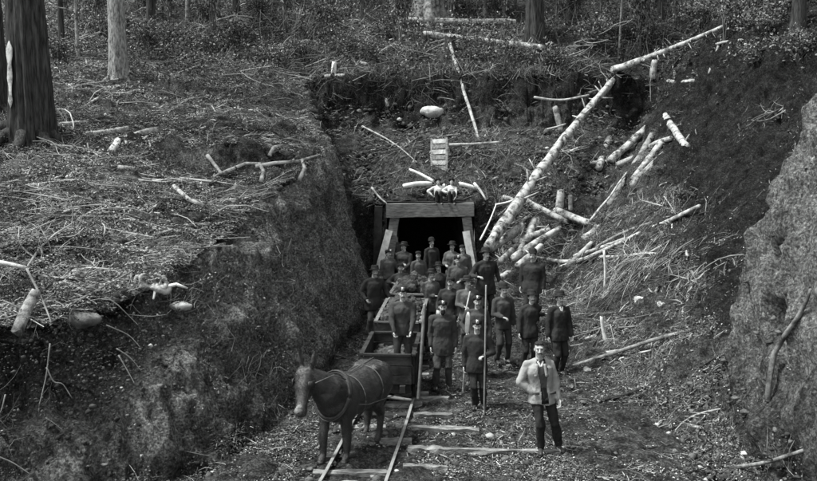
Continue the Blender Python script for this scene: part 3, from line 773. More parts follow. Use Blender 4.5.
# ------------------------------------------------------------------ stumps
def stump(name, label, base, r, h, m='bark_mid', roots_=5, seed=5, lean=(0, 0), cat='stump', top='wood_cut', ragged=.1):
    t = empty(name, base, label, cat)
    n = 20; b = MB(); vs = []; fs = []; lev = 7
    for i in range(lev):
        q = i / (lev - 1)
        for k in range(n):
            a = 2 * math.pi * k / n
            rr = r * (1 + .55 * (1 - q) ** 2.2 * (1 + .5 * math.sin(a * roots_ + seed))) * (1 + .12 * float(vnoise(math.cos(a) * 2, math.sin(a) * 2, q * 2, seed)))
            z = q * h - .15 * (i == 0) + (ragged * float(vnoise(math.cos(a) * 2.5, math.sin(a) * 2.5, 3, seed)) if i == lev - 1 else 0)
            vs.append((rr * math.cos(a) + lean[0] * q, rr * math.sin(a) + lean[1] * q, z))
    for i in range(lev - 1):
        for k in range(n):
            a_ = i * n + k; c_ = i * n + (k + 1) % n; fs.append((a_, c_, c_ + n, a_ + n))
    b.add(vs, fs); b.build('bole', [M[m]], t)
    b = MB(); vs2 = [(x, y, z - .006) for (x, y, z) in vs[-n:]] + [(lean[0], lean[1], h - .04)]
    b.add(vs2, [(k, (k + 1) % n, n) for k in range(n)]); b.build('cut_top', [M[top]], t, smooth=False)
    for k in range(roots_):
        a = 2 * math.pi * (k + .3) / roots_; pp = []
        for q in (0, .35, .7, 1):
            x = math.cos(a + .3 * q) * r * (1.0 + 1.4 * q); y = math.sin(a + .3 * q) * r * (1.0 + 1.4 * q)
            z = float(terr(base[0] + x, base[1] + y)) - base[2] + .05 * (1 - q)
            pp.append((x, y, max(min(z, .25), -.5)))
        b = MB(); b.ring_tube(pp, [r * .25, r * .18, r * .12, r * .05], 7); b.build('root', [M[m]], t)
    return t
stump('stump', 'small dark stump at the top of the slanting pole', T(450, 52), .22, .62, 'bark_dark', top='bark_dark')
0 and stump('stump', 'charred low stump on the right end of the turf scarp', T(290, 187), .26, .35, 'bark_mid')
0 and stump('stump', 'rotten stump with pale root ends on the left of the turf scarp', T(232, 184), .24, .3, 'bark_mid', seed=9)
0 and stump('stump', 'low mossy stump in the brush above the left bank', T(180, 82), .3, .45, 'bark_light', seed=12)
# bleached root arms of the turf scarp
arms = [([(224, 178), (236, 174), (246, 169), (262, 168)], 'pale root arm left of the turf scarp'), ([(256, 172), (275, 170), (298, 166), (320, 162)], 'longest pale root arm along the top of the turf scarp'),
        ([(300, 184), (305, 174), (302, 165)], 'short pale root rising by the charred stump'), ([(262, 186), (264, 176), (260, 170)], 'curved root under the turf scarp'),
        ([(270, 162), (274, 153), (283, 150)], 'thin looping root above the turf scarp'), ([(208, 160), (214, 168), (222, 178), (214, 182)], 'hooked root at the far left of the turf scarp'),
        ([(175, 192), (190, 206), (205, 212)], 'thin fallen root below the turf scarp')]
for pts_, lb in arms:
    P = [T(*q) + Vector((0, -.06, .12)) for q in pts_]
    b = MB(); b.ring_tube([p - P[0] for p in P], [.055, .05, .04, .025][:len(P)], 7)
    tag(b.build('bleached_root', [M['bark_peeled']], loc=P[0]), lb, 'root', 'bleached roots of the turf scarp')
# knotted bleached stump with holes on the brink
base = T(153, 292)
t = empty('knotted_root', base, 'bleached knotted root full of holes on the brink of the left bank', 'root')
b = MB()
for k in range(5):
    a0 = k * 1.2; c = Vector((-.19 + .10 * k, -.12, .17 + .05 * math.sin(k * 2.4)))
    pp = [c + Vector((.062 * math.cos(q * .7), .03 * math.sin(q + k), .085 * math.sin(q * .7))) for q in range(10)]
    b.ring_tube(pp, [.026, .03, .024, .028, .022, .03, .025, .028, .024, .026], 7)
b.ring_tube([(-.3, -.1, .04), (-.1, -.12, .10), (.12, -.1, .06), (.3, -.1, .02)], [.05, .075, .07, .04], 8)
b.remesh('root_mass', M['bark_peeled'], t, .012, 2, noise=.035, nscale=9)
for (a_, c_) in (((-.2, 0, .1), (-.42, -.05, .02)), ((.2, 0, .06), (.55, .05, .03)), ((0, 0, .05), (.1, -.3, -.08))):
    b = MB(); b.ring_tube([a_, ((a_[0] + c_[0]) / 2, .02, .1), c_], [.035, .03, .015], 7); b.build('root_arm', [M['timber_pale']], t)

# ------------------------------------------------------------------ plank chute above the mouth, rail of poles
base = T(438, 171)
t = empty('plank_ladder', base, 'steep plank ladder climbing the clay above the mine mouth', 'ladder')
Yl = base.y
A0 = Q(431.5, 171, Yl) - base; A1 = Q(431.5, 139, Yl + .9) - base; B0 = Q(446.5, 171, Yl) - base; B1 = Q(446.5, 138, Yl + .9) - base
for (a_, c_) in ((A0, A1), (B0, B1)):
    b = MB(); b.beam(a_, c_, .07, .10, up=(0, -1, 0), jit=.006); b.build('side_rail', [M['timber']], t, smooth=False)
for k in range(6):
    q = (k + .5) / 6; a_ = A0.lerp(A1, q) + Vector((.03, -.03, 0)); c_ = B0.lerp(B1, q) + Vector((-.03, -.03, 0))
    b = MB(); b.beam(a_, c_, .16, .03, up=(0, -1, .2), jit=.006); b.build('plank', [M['timber_pale' if k % 2 else 'wood_cut']], t, smooth=False)
log('hand_rail', 'level pole staked right of the plank ladder', 'pole', Q(448, 145, Yl + .8), Q(499, 142, Yl + .9), .055, .045, 'bark_peeled', bend=.01)
for k, px in enumerate((449, 461, 472, 484, 497)):
    h0 = Q(px, 143.5, Yl + .9); g = float(terr(h0.x, h0.y)); L_ = max(.25, min(1.2, h0.z - g)) if k else 1.0
    log('stake', ['stake at the left end of the level pole', 'second stake from the left under the level pole', 'middle stake under the level pole', 'second stake from the right under the level pole', 'stake at the right end of the level pole'][k], 'stake', (h0.x, h0.y + .02, h0.z - L_), (h0.x + .02, h0.y, h0.z + .03), .03, .025, 'bark_mid', 'stakes of the level pole')
# bleached limbs behind the two boys
log('bleached_limb', 'thick bleached limb behind the lintel, left of the boys', 'branch', Q(403, 186, 26.9), Q(432, 184, 26.95), .09, .07, 'timber_pale', bend=.05)
log('bleached_limb', 'bleached limb sloping down towards the boys from the upper left', 'branch', Q(410, 170, 27.5), Q(434, 181, 27.0), .05, .05, 'timber_pale', bend=.03)
log('bleached_limb', 'bleached limb on the ground behind the lintel, right of the boys', 'branch', Q(459, 184, 27.0), Q(478, 189, 27.0), .07, .06, 'timber_pale', bend=.03)
log('bleached_limb', 'forked bleached branch at the right end of the lintel', 'branch', Q(474, 183, 26.6), Q(486, 200, 26.4), .05, .03, 'timber_pale', bend=.05)
log('leaning_pole', 'thin pale pole leaning up right of the portal', 'pole', Q(480, 240, 24.6), Q(496, 205, 26.0), .03, .02, 'timber_pale')
log('leaning_pole', 'thin curved sapling arching up right of the portal', 'pole', Q(495, 205, 26.4), Q(528, 186, 27.0), .03, .02, 'timber_pale', bend=.16)

# ------------------------------------------------------------------ mine cars
def mine_car(label, y0, y1, fill=True, fz=.8, ztop=.95, rim='timber'):
    yc = (y0 + y1) / 2; xc = trk(yc); ang = -math.atan2(trk(y1) - trk(y0), y1 - y0)
    t = empty('mine_car', (xc, yc, .11), label, 'mine car', 'train of mine cars', ang)
    L_ = y1 - y0; W = .94
    z0, z1 = .34, ztop
    for s_ in (-1, 1):
        b = MB()
        for k in range(3):
            zz = z0 + (k + .5) * (z1 - z0) / 3
            b.box((s_ * (W / 2), 0, zz), (.045, L_, (z1 - z0) / 3 - .012), jit=.006)
        for yy_ in (-.42, 0, .42): b.box((s_ * (W / 2 + .045), yy_ * L_, (z0 + z1) / 2), (.04, .09, z1 - z0 + .08), jit=.004)
        b.build('side_boards', [M['timber_dark']], t, smooth=False)
        b = MB(); b.box((s_ * W / 2, 0, z1 + .022), (.075, L_ + .04, .035), jit=.004); b.build('top_rim', [M[rim]], t, smooth=False)
        b = MB()
        for k in range(3):
            zz = z0 + (k + .5) * (z1 - z0) / 3
            b.box((0, s_ * (L_ / 2 + .02), zz), (W - .06, .045, (z1 - z0) / 3 - .012), jit=.006)
        b.build('end_boards', [M['timber_dark']], t, smooth=False)
        b = MB(); b.box((0, s_ * (L_ / 2 + .02), z1 + .022), (W - .085, .075, .035), jit=.004); b.build('top_rim', [M[rim]], t, smooth=False)
        b = MB(); b.beam((s_ * .28, -L_ / 2 - .12, .27), (s_ * .28, L_ / 2 + .12, .27), .11, .13, jit=.006); b.build('sill', [M['timber_dark']], t, smooth=False)
    b = MB(); b.box((0, 0, z0 + .01), (W - .06, L_ - .03, .04)); b.build('floor_boards', [M['timber_dark']], t, smooth=False)
    for sy in (-1, 1):
        b = MB(); b.capsule((-.52, sy * L_ * .27, .17), (.52, sy * L_ * .27, .17), .03, .03); b.build('axle', [M['iron_dark']], t)
        for sx in (-1, 1):
            b = MB(); Rr = (0, math.pi / 2, 0)
            b.lathe((sx * .455, sy * L_ * .27, .17), [(.16, -.03), (.165, -.01), (.17, .0), (.17, .03)], 18, Rr)
            b.lathe((sx * .455 + sx * .03, sy * L_ * .27, .17), [(.19, -.008), (.19, .008)], 18, Rr)
            b.lathe((sx * .455, sy * L_ * .27, .17), [(.05, -.07), (.045, .07)], 10, Rr)
            b.build('wheel', [M['iron_dark']], t)
    b = MB(); b.capsule((0, -L_ / 2 - .02, .3), (0, -L_ / 2 - .24, .3), .025, .02); b.build('coupling', [M['iron']], t)
    if fill:
        b = MB(); 
        for k in range(170):
            x = random.uniform(-W / 2 + .08, W / 2 - .08); y = random.uniform(-L_ / 2 + .08, L_ / 2 - .08)
            r = random.uniform(.04, .13); z = fz + .18 * (1 - (2 * x / W) ** 2) + random.uniform(-.06, .05)
            b.ell((x, y, z), (r * random.uniform(.8, 1.3), r, r * .7), (random.uniform(0, 3), random.uniform(0, 3), 0), 6, 4)
        for q in range(1): b.box((0, 0, fz - .12), (W - .1, L_ - .1, .3))
        me_ = b.mesh('ore', [M['rock_fill']], False); apply_noise(me_, .02, 9, 5)
        o = link('rubble_load', me_, t); o['kind'] = 'stuff'
    return t
car1 = mine_car('front mine car with the driver standing in it behind the mule', 14.05, 15.75, fill=True, fz=.42, ztop=.86, rim='timber_dark')
mine_car('second mine car heaped with broken rock', 16.35, 18.85, fz=.86)
mine_car('third mine car, between the miners just outside the tunnel mouth', 19.5, 21.8, fz=.9)
# ------------------------------------------------------------------ people
def ik(a, c, l1, l2, pole):
    a = Vector(a); c = Vector(c); d = c - a; L = d.length
    if L > (l1 + l2) * .995: d = d.normalized() * (l1 + l2) * .995; c = a + d; L = d.length
    q = (l1 * l1 - l2 * l2 + L * L) / (2 * L); h = math.sqrt(max(l1 * l1 - q * q, 0))
    p = Vector(pole); dn = d.normalized(); p = (p - dn * p.dot(dn)).normalized()
    return a + dn * q + p * h, c

def hand(b, w, dirn, side, palmdir, curl=.5, s=1.0, fat=1.0):
    """palm + four bent fingers + thumb from wrist w along dirn; palmdir: where the palm faces"""
    d = Vector(dirn).normalized(); n = Vector(palmdir); n = (n - d * n.dot(d)).normalized(); u = d.cross(n).normalized() * side
    p1 = w + d * .085 * s
    for q in (-.026, 0, .026): b.capsule(w + u * q * .7 * s, p1 + u * q * s, .017 * s, .015 * s, 8)
    for k, (off, ln) in enumerate(((.032, .068), (.011, .078), (-.010, .072), (-.031, .056))):
        f0 = p1 + u * off * s; a1 = curl * .9; a2 = curl * 1.9; a3 = curl * 2.7
        q0 = f0
        for a_, fr, r in ((a1, .45, .0095), (a2, .32, .0088), (a3, .25, .008)):
            q1 = q0 + (d * math.cos(a_) + n * math.sin(a_)) * ln * fr * s + u * off * .05
            b.capsule(q0, q1, r * s * fat, r * s * .94 * fat, 7); q0 = q1
    t0 = w + d * .025 * s + u * .03 * s; t1 = t0 + (d * .6 + u * .75 + n * .3) * .034 * s; t2 = t1 + (d * .85 + u * .15 + n * .5) * .03 * s
    b.capsule(t0, t1, .013 * s, .011 * s, 7); b.capsule(t1, t2, .0105 * s, .009 * s, 7)

def person(label, loc, rz=0, H=1.74, hat='cap', coat='cloth_dark', trousers='cloth_dark', hem=.80, feet=((-.12, .0), (.12, .02)), lh=None, rh=None,
           lpole=(.6, .7, -.3), rpole=(-.6, .7, -.3), lean=(0, 0), head=(0, 0), hipz=None, chest=(0, 0), open_coat=False, mustache=True, near=False, wide=1.0, group=None,
           lcurl=.55, rcurl=.55, shirt=False, lkp=(0, -1, 0), rkp=(0, -1, 0), footz=(0, 0), beard=False, hair_len=0, apron=False, coatmat=None, headyaw=0, lamp=True, bright_collar=False):
    """local frame: faces -Y; person's RIGHT hand is at -X (left in the picture when facing the camera)"""
    k = H / 1.745
    t = empty('person', loc, label, 'man' if H > 1.45 else 'boy', group, rz)
    def P(x, y, z): return Vector((x, y, z)) * k
    hz = hipz if hipz is not None else .925
    drop = .925 - hz
    hip = P(lean[0] * .3, lean[1] * .3, hz)
    chest_c = P(lean[0] * .8 + chest[0], lean[1] * .8 + chest[1], 1.27 - drop)
    neck = P(lean[0] + chest[0], lean[1] + chest[1] + .01, 1.475 - drop)
    hc = neck + P(head[0], head[1] - .015, .145)
    vox = .008 if near else .0115
    SH = .182 * wide
    sh = {s: neck + P(s * SH, .0, -.085) for s in (-1, 1)}
    hj = {s: hip + P(s * .09, 0, -.02) for s in (-1, 1)}
    if rh is None: rh = (-.26, -.06, .80 - drop)
    if lh is None: lh = (.26, -.06, .80 - drop)
    hands = {-1: P(*rh), 1: P(*lh)}
    poles = {-1: rpole, 1: lpole}; elbow = {}; wrist = {}
    for s in (-1, 1): elbow[s], wrist[s] = ik(sh[s], hands[s], .285 * k, .255 * k, poles[s])
    ank = {}; knee = {}
    for s, f, fz, kp in ((-1, feet[0], footz[0], rkp), (1, feet[1], footz[1], lkp)):
        knee[s], ank[s] = ik(hj[s], P(f[0], f[1], .09 + fz), .43 * k, .42 * k, kp)
    # ---- body: one continuous skin surface
    b = MB()
    b.capsule(hip, chest_c, .09 * k, .095 * k, 14); b.capsule(chest_c, neck + P(0, 0, -.08), .09 * k, .065 * k, 14)
    b.capsule(neck + P(0, 0, -.08), neck + P(0, -.005, .07), .058 * k, .054 * k, 12)
    for s in (-1, 1):
        b.capsule(neck + P(0, .01, -.09), sh[s] + P(0, .01, 0), .042 * k, .040 * k, 10)
        b.capsule(sh[s], elbow[s], .042 * k, .034 * k, 10); b.capsule(elbow[s], wrist[s], .034 * k, .026 * k, 10)
        b.capsule(hip, hj[s], .08 * k, .07 * k, 10); b.capsule(hj[s], knee[s], .066 * k, .045 * k, 10); b.capsule(knee[s], ank[s], .045 * k, .033 * k, 10)
        b.capsule(ank[s] + P(0, .03, -.04), ank[s] + P(0, -.12, -.055), .036 * k, .028 * k, 8)
        fd = (wrist[s] - elbow[s]).normalized()
        hand(b, wrist[s], fd, -s, Vector((-s * .8, -.25, 0)) if abs(fd.z) > .6 else Vector((0, -.2, -1)), lcurl if s > 0 else rcurl, 1.0 * k, 1.0 if near else 1.15)
    # head
    Rh = Euler((0, 0, headyaw)).to_matrix()
    def Hh(x, y, z): return hc + Rh @ (Vector((x, y, z)) * k)
    b.ell(hc + Rh @ P(0, .012, .025), (.073 * k, .092 * k, .095 * k), (0, 0, headyaw), 18, 14)
    b.ell(Hh(0, -.025, -.04), (.056 * k, .062 * k, .075 * k), (0, 0, headyaw), 16, 12)
    b.ell(Hh(0, -.062, -.095), (.024 * k, .022 * k, .020 * k), None, 10, 8)      # chin
    b.capsule(Hh(0, -.078, .022), Hh(0, -.103, -.022), .0105 * k, .016 * k, 8)   # nose
    b.capsule(Hh(-.04, -.074, .038), Hh(.04, -.074, .038), .012 * k, .012 * k, 8)   # brow
    for s in (-1, 1):
        b.ell(Hh(s * .036, -.062, -.015), (.022 * k, .018 * k, .02 * k), None, 8, 6)   # cheek bones
        b.ell(Hh(s * .072, .014, -.004), (.009 * k, .018 * k, .028 * k), None, 8, 6)  # ears
    b.capsule(Hh(-.018, -.084, -.052), Hh(.018, -.084, -.052), .008 * k, .008 * k, 7)
    b.capsule(Hh(-.015, -.082, -.066), Hh(.015, -.082, -.066), .009 * k, .009 * k, 7)
    b.remesh('body', M['skin'], t, vox * k, 2)
    for s in (-1, 1):
        e_ = MB(); e_.ell(Hh(s * .030, -.0765, .014), (.0125 * k, .008 * k, .0065 * k), None, 10, 6); e_.build('eye', [M['eye']], t)
    if mustache:
        m_ = MB()
        for s in (-1, 1): m_.capsule(Hh(0, -.096, -.038), Hh(s * .038, -.082, -.050), .0105 * k, .007 * k, 8)
        m_.build('mustache', [M['hair']], t)
    if beard:
        m_ = MB(); m_.ell(Hh(0, -.058, -.088), (.05 * k, .042 * k, .06 * k)); m_.build('beard', [M['hair']], t)
    h_ = MB()
    h_.ell(hc + Rh @ P(0, .026, .032), (.0795 * k, .090 * k, .095 * k), (0, 0, headyaw), 16, 12)
    if hat == 'none':
        h_.ell(Hh(0, .005, .088), (.068 * k, .078 * k, .036 * k), None, 14, 8); h_.ell(Hh(-.035, -.045, .092), (.03 * k, .03 * k, .022 * k), (0, .4, 0), 10, 6)
    hr = h_.remesh('hair', M['hair'], t, .008, 1, noise=.003, nscale=60)
    # ---- trousers and boots
    b = MB()
    b.capsule(hip + P(0, 0, .08), hip + P(0, 0, -.03), .135 * k, .135 * k, 14, up=None)
    for s in (-1, 1):
        b.capsule(hj[s] + P(s * .0, 0, -.0), knee[s], .100 * k, .074 * k, 12); b.capsule(knee[s], ank[s] + P(0, .01, .03), .072 * k, .066 * k, 12)
        b.ell(knee[s] + P(0, -.01, -.02), (.07 * k, .072 * k, .06 * k)); b.ell(ank[s] + P(0, 0, .06), (.066 * k, .07 * k, .045 * k))
    b.remesh('trousers', M[trousers], t, vox * 1.5, 3, noise=.013, nscale=11)
    for s in (-1, 1):
        b = MB(); a_ = ank[s]
        b.capsule(a_ + P(0, .015, .06), a_ + P(0, .02, -.03), .055 * k, .048 * k, 12)
        fy = Euler((0, 0, s * .22)).to_matrix()
        b.capsule(a_ + P(0, .02, -.052), a_ + fy @ P(0, -.15, -.058), .040 * k, .036 * k, 12)
        b.capsule(a_ + fy @ P(0, -.05, -.04), a_ + fy @ P(0, -.145, -.055), .042 * k, .038 * k, 12)
        b.remesh('boot', M['leather'], t, .010, 2)
    # ---- coat or shirt
    cm = coatmat or coat
    def torso(b, g, hem_z, fl):
        hemc = Vector((hip.x, hip.y, (hem_z - drop) * k if hipz is None else max(hem_z - drop, hz - .05) * k))
        lv = [(hemc, .190 * fl, .150 * fl), (hemc.lerp(hip + P(0, 0, .06), .5), .185 * fl, .148 * fl), (hip + P(0, 0, .12), .160, .130), (chest_c, .187, .142), (chest_c + P(0, 0, .09), .178, .130), (neck + P(0, .0, -.06), .105, .09), (neck + P(0, 0, .005), .070, .075)]
        n = 26; vs = []; fs = []
        for (c, rx, ry) in lv:
            for q in range(n):
                a = 2 * math.pi * q / n
                sx_ = math.copysign(abs(math.cos(a)) ** .85, math.cos(a)); sy_ = math.copysign(abs(math.sin(a)) ** .85, math.sin(a))
                vs.append(c + Vector((sx_ * (rx * wide + g) * k, sy_ * (ry + g) * k, 0)))
        for i in range(len(lv) - 1):
            for q in range(n):
                a_ = i * n + q; c_ = i * n + (q + 1) % n; fs.append((a_, c_, c_ + n, a_ + n))
        fs.append(tuple(range(n))[::-1]); fs.append(tuple((len(lv) - 1) * n + q for q in range(n)))
        b.add(vs, fs)
    b = MB(); torso(b, .012 if open_coat else .0, hem, 1.08 if hem < .78 else 1.0)
    for s in (-1, 1):
        b.capsule(neck + P(s * .06, 0, -.035), sh[s] + P(0, 0, .0), .055 * k, .064 * k, 12)
        b.capsule(sh[s] + P(0, 0, -.0), elbow[s], .068 * k, .058 * k, 12)
        fd = (wrist[s] - elbow[s])
        b.capsule(elbow[s], elbow[s] + fd * (.45 if shirt == 2 else .93), .060 * k, .048 * k, 12)
    if not open_coat:
        b.capsule(neck + P(-.035, -.052, -.05), neck + P(0, -.092, -.17), .018 * k, .010 * k, 8); b.capsule(neck + P(.035, -.052, -.05), neck + P(0, -.092, -.17), .018 * k, .010 * k, 8)
    cut = None
    if open_coat:
        zt_ = neck.z - .03 * k
        def cut(c, n):
            q = (zt_ - c.z) / (.62 * k)
            wv = (.050 + .035 * max(0, 1 - abs(q - .15) * 3) + .03 * max(0, q - .75)) * k
            return n.y < -.15 and abs(c.x - hip.x - .01 - (neck.x - hip.x) * (1 - q)) < wv and c.z < neck.z + .02 * k and q < 1.3
    b.remesh('shirt' if shirt else 'coat', M[cm], t, vox * 1.4, 4, noise=.015 if not shirt else .012, nscale=9, cut=cut)
    if open_coat:
        for s in (-1, 1):
            q_ = MB(); q_.beam(neck + P(s * .062, -.112, -.05), neck + P(s * .085, -.158, -.24), .05 * k, .012, up=(s * .3, -1, .2)); q_.build('lapel', [M[cm]], t)
            q_ = MB(); q_.box(hip + P(s * .13, -.148, .06), (.10, .014, .035), (0, 0, s * .35)); q_.build('pocket_flap', [M['cloth_worn']], t)
        b = MB(); torso(b, -.016, .86, 1.0); vv = b.remesh('vest', M['cloth_vest'], t, .012, 3, noise=.006)
        b = MB()
        for s in (-1, 1): b.beam(neck + P(s * .042, -.080, -.02), neck + P(s * .006, -.118, -.10), .028 * k, .012, up=(0, -1, .3))
        b.build('shirt_collar', [M['cloth_shirt']], t)
        for q in range(5):
            z_ = neck.z - (.20 + .075 * q) * k
            b = MB(); b.ell((hip.x + .01 + (neck.x - hip.x) * .6, neck.y - .140 * k, z_), (.008, .005, .008)); b.build('button', [M['iron_dark']], t)
    elif bright_collar:
        b = MB()
        for s in (-1, 1): b.beam(neck + P(s * .03, -.080, -.01), neck + P(s * .005, -.112, -.10), .034 * k, .012, up=(0, -1, .3))
        b.build('shirt_collar', [M['cloth_shirt']], t)
    # ---- hat
    yr = (math.radians(-8 if hat != 'wide' else -24), 0, headyaw)
    top = Hh(0, .012, .072)
    if hat == 'felt':
        ht = MB(); ht.lathe(top, [(.142, -.014), (.150, -.006), (.142, .002), (.098, .006), (.094, .05), (.086, .092), (.060, .108), (.02, .100)], 22, yr, 1 * k, 1.16 * k)
        ho = ht.build('hat', [M['felt']], t)
        bd = MB(); bd.lathe(top, [(.0985, .010), (.0985, .034), (.095, .034), (.095, .010)], 22, yr, k, 1.16 * k); bd.build('hat_band', [M['iron_dark']], ho)
    elif hat == 'bowler':
        ht = MB(); ht.lathe(top, [(.118, .006), (.124, .0), (.118, -.006), (.096, .0), (.095, .05), (.080, .095), (.045, .118), (.01, .124)], 22, yr, 1 * k, 1.16 * k); ht.build('hat', [M['felt']], t)
    elif hat == 'wide':
        ht = MB(); ht.lathe(top + Vector((0, .025, .012)), [(.135, .0), (.140, .008), (.132, .012), (.098, .010), (.094, .05), (.080, .085), (.05, .096), (.01, .09)], 22, yr, 1 * k, 1.1 * k); ht.build('hat', [M['felt']], t)
    elif hat == 'cap':
        ht = MB(); ht.lathe(top + Vector((0, 0, -.012)), [(.086, -.012), (.092, .012), (.090, .040), (.074, .062), (.045, .074), (.012, .078)], 20, yr, 1 * k, 1.18 * k)
        ht.ell(Hh(0, -.105, .068), (.052 * k, .034 * k, .009), (math.radians(20), 0, headyaw), 14, 6)
        ho = ht.build('cap', [M['felt']], t)
        if lamp:
            lp = MB(); c_ = Hh(0, -.118, .115)
            lp.lathe(c_, [(.030, -.026), (.028, .0), (.020, .020), (.012, .026)], 12, None, k, k)
            lp.capsule(c_ + P(0, -.02, .0), c_ + P(0, -.052, .034), .010, .006, 8)
            lp.box(c_ + P(0, .022, .004), (.052, .006, .06))
            lp.build('cap_lamp', [M['lamp_tin']], ho)
    return t, dict(hands=wrist, elbow=elbow, k=k)

def at(px, Z, z=None):
    d = ray(px, 240); x = d[0] / d[1] * Z
    return (x, Z, float(terr(x, Z)) + .01 if z is None else z)
MG = 'miners and visitors posing at the tunnel'
# nearest man, pale jacket, hand on the hip
person('man in an open light jacket and dark waistcoat, nearest figure, hand on his hip', at(546.5, 11.78), .10, 1.74, 'none', 'cloth_jacket', 'cloth_dark', .80,
       feet=((-.03, -.02), (.27, .06)), rh=(-.175, -.06, .97), rpole=(-1, .35, -.1), lh=(.22, -.12, .82), lpole=(.6, .6, 0), lean=(-.075, 0), head=(-.005, 0), headyaw=-.15, open_coat=True, near=True, group=MG, rcurl=1.2, wide=1.02)
# man with long coat on the siding
person('bearded miner in a long dull coat and lamp cap, standing on the siding sleepers', at(443, 15.2), .05, 1.74, 'cap', 'cloth_coat', 'cloth_mid', .68, feet=((-.13, 0), (.13, .03)),
       rh=(-.23, -.05, .80), lh=(.25, -.06, .80), near=True, wide=1.12, group=MG, beard=True)
# man with the long drill rod
pr, inf = person('short miner holding an upright drill rod taller than himself', at(478, 13.9), -.05, 1.62, 'cap', 'cloth_dark', 'cloth_dark', .74, feet=((-.02, .0), (.14, .08)), lh=(.12, -.23, 1.10), lpole=(.8, .3, -.6), rh=(-.25, -.06, .80), near=True, wide=1.1, group=MG, lcurl=1.0)
x_, y_, z_ = at(486, 13.66)
b = MB(); b.capsule((0, 0, 0), (.01, 0, 2.3), .014, .014, 8); b.capsule((0, 0, -.01), (0, 0, .06), .02, .016, 8)
tag(b.build('drill_rod', [M['rail_top']], loc=(x_, y_, z_)), 'long pale iron drill rod held upright by the short miner', 'drill rod')
person('miner in a lamp cap standing right behind the man with the drill rod', at(478, 16.0), 0, 1.72, 'cap', 'cloth_coat', 'cloth_dark', .78, lh=(.24, -.1, .9), rh=(-.22, -.12, 1.0), group=MG, near=False, wide=1.05)
person('man in round hat and dark suit, arms hanging, just right of the drill rod', at(504, 17.0), .3, 1.72, 'bowler', 'cloth_coat', 'cloth_coat', .78, feet=((-.12, 0), (.14, .05)), rh=(-.10, -.24, 1.08), group=MG)
person('man in dark suit and brimmed hat leaning aside, left of the moustached visitor', at(530, 16.5), .2, 1.70, 'felt', 'cloth_dark', 'cloth_dark', .76, lean=(.06, 0), group=MG, lh=(.42, .12, 1.22), lpole=(.3, .6, -.8), rh=(-.24, -.08, .82))
person('moustached visitor in a dark suit with pale shirt front, rightmost figure', at(561, 16.3), .35, 1.76, 'felt', 'cloth_dark', 'cloth_dark', .76, group=MG, near=True, bright_collar=True, lh=(.24, -.12, .80), rh=(-.24, .02, .82), feet=((-.08, 0), (.12, .06)))
person('stout man in dark coat and round hat on the spoil bench before the log heap', at(533, 18.4), -.4, 1.72, 'bowler', 'cloth_dark', 'cloth_dark', .74, wide=1.2, rh=(-.27, -.02, .86), lh=(.27, -.02, .86), group=MG)
person('stout man in dark coat on the spoil bench beside the right portal leg', at(486, 18.5), .5, 1.78, 'felt', 'cloth_dark', 'cloth_dark', .70, wide=1.25, rh=(-.33, -.2, 1.16), rpole=(-.5, .4, -.8), lh=(.33, -.1, 1.0), group=MG)
# driver in the front car
person('mule driver in lamp cap standing in the front mine car, hands on its rim', (trk(14.75) - .0 + .22, 14.62, .46), .02, 1.66, 'cap', 'cloth_mid', 'cloth_dark', .80, rh=(-.16, -.36, .74), lh=(.13, -.37, .74), rpole=(-1, .3, -.1), lpole=(1, .3, -.1), near=True, wide=1.1, group=MG, lean=(0, -.05), coatmat='cloth_coat', lcurl=.9, rcurl=.9)
MM = [  # px, Z, ground, label, kwargs
    (432, 25.3, None, 'tallest miner at the centre of the tunnel mouth', dict(H=1.78, lh=(.28, .0, .85))),
    (420, 23.1, None, 'miner just behind the third mine car, left of the tallest one', dict(H=1.7, hat='cap')),
    (405, 24.4, None, 'miner in felt hat, left of the tallest one in the mouth', dict(hat='felt', lh=(.1, -.3, 1.0))),
    (397, 26.9, .05, 'miner standing tight against the left leg of the portal', dict(H=1.72)),
    (389, 23.4, None, 'miner with bent arm under the left leg of the portal', dict(H=1.68, lh=(.28, -.28, 1.05), lpole=(.5, .5, -.8))),
    (380.5, 21.0, None, 'crouching miner low beside the third mine car at the left', dict(hipz=.62, H=1.7, feet=((-.16, -.1), (.16, .1)))),
    (453, 23.3, None, 'miner in a slouch hat inside the right side of the mouth', dict(hat='felt', H=1.72)),
    (457, 20.9, None, 'pale faced miner right of the third mine car', dict(H=1.72, lh=(.1, -.25, 1.1))),
    (430.5, 19.2, .05, 'miner standing between the second and third mine cars', dict(H=1.68)),
    (449.5, 18.0, None, 'miner standing beside the second mine car at the right', dict(H=1.72, rh=(-.2, -.22, 1.0))),
    (469, 17.7, None, 'miner beside the thin slanting pole, right of the second mine car', dict(H=1.68, lh=(.2, -.2, .95))),
    (399, 22.3, None, 'miner sitting low left of the third mine car, just inside the cutting', dict(hipz=.66, H=1.7, feet=((-.14, -.15), (.14, .0)))),
    (440, 22.3, None, 'miner bending low right of the third mine car in the mouth', dict(hipz=.70, H=1.7, lean=(.06, -.18))),
    (463, 22.2, None, 'short miner against the right leg of the portal', dict(H=1.62)),
    (372.5, 19.3, None, 'miner with spread arms between the left bank and the mine cars', dict(H=1.76, rh=(-.22, -.16, .98), lh=(.36, -.2, 1.02), lpole=(.4, .5, -.8), wide=1.1)),
]
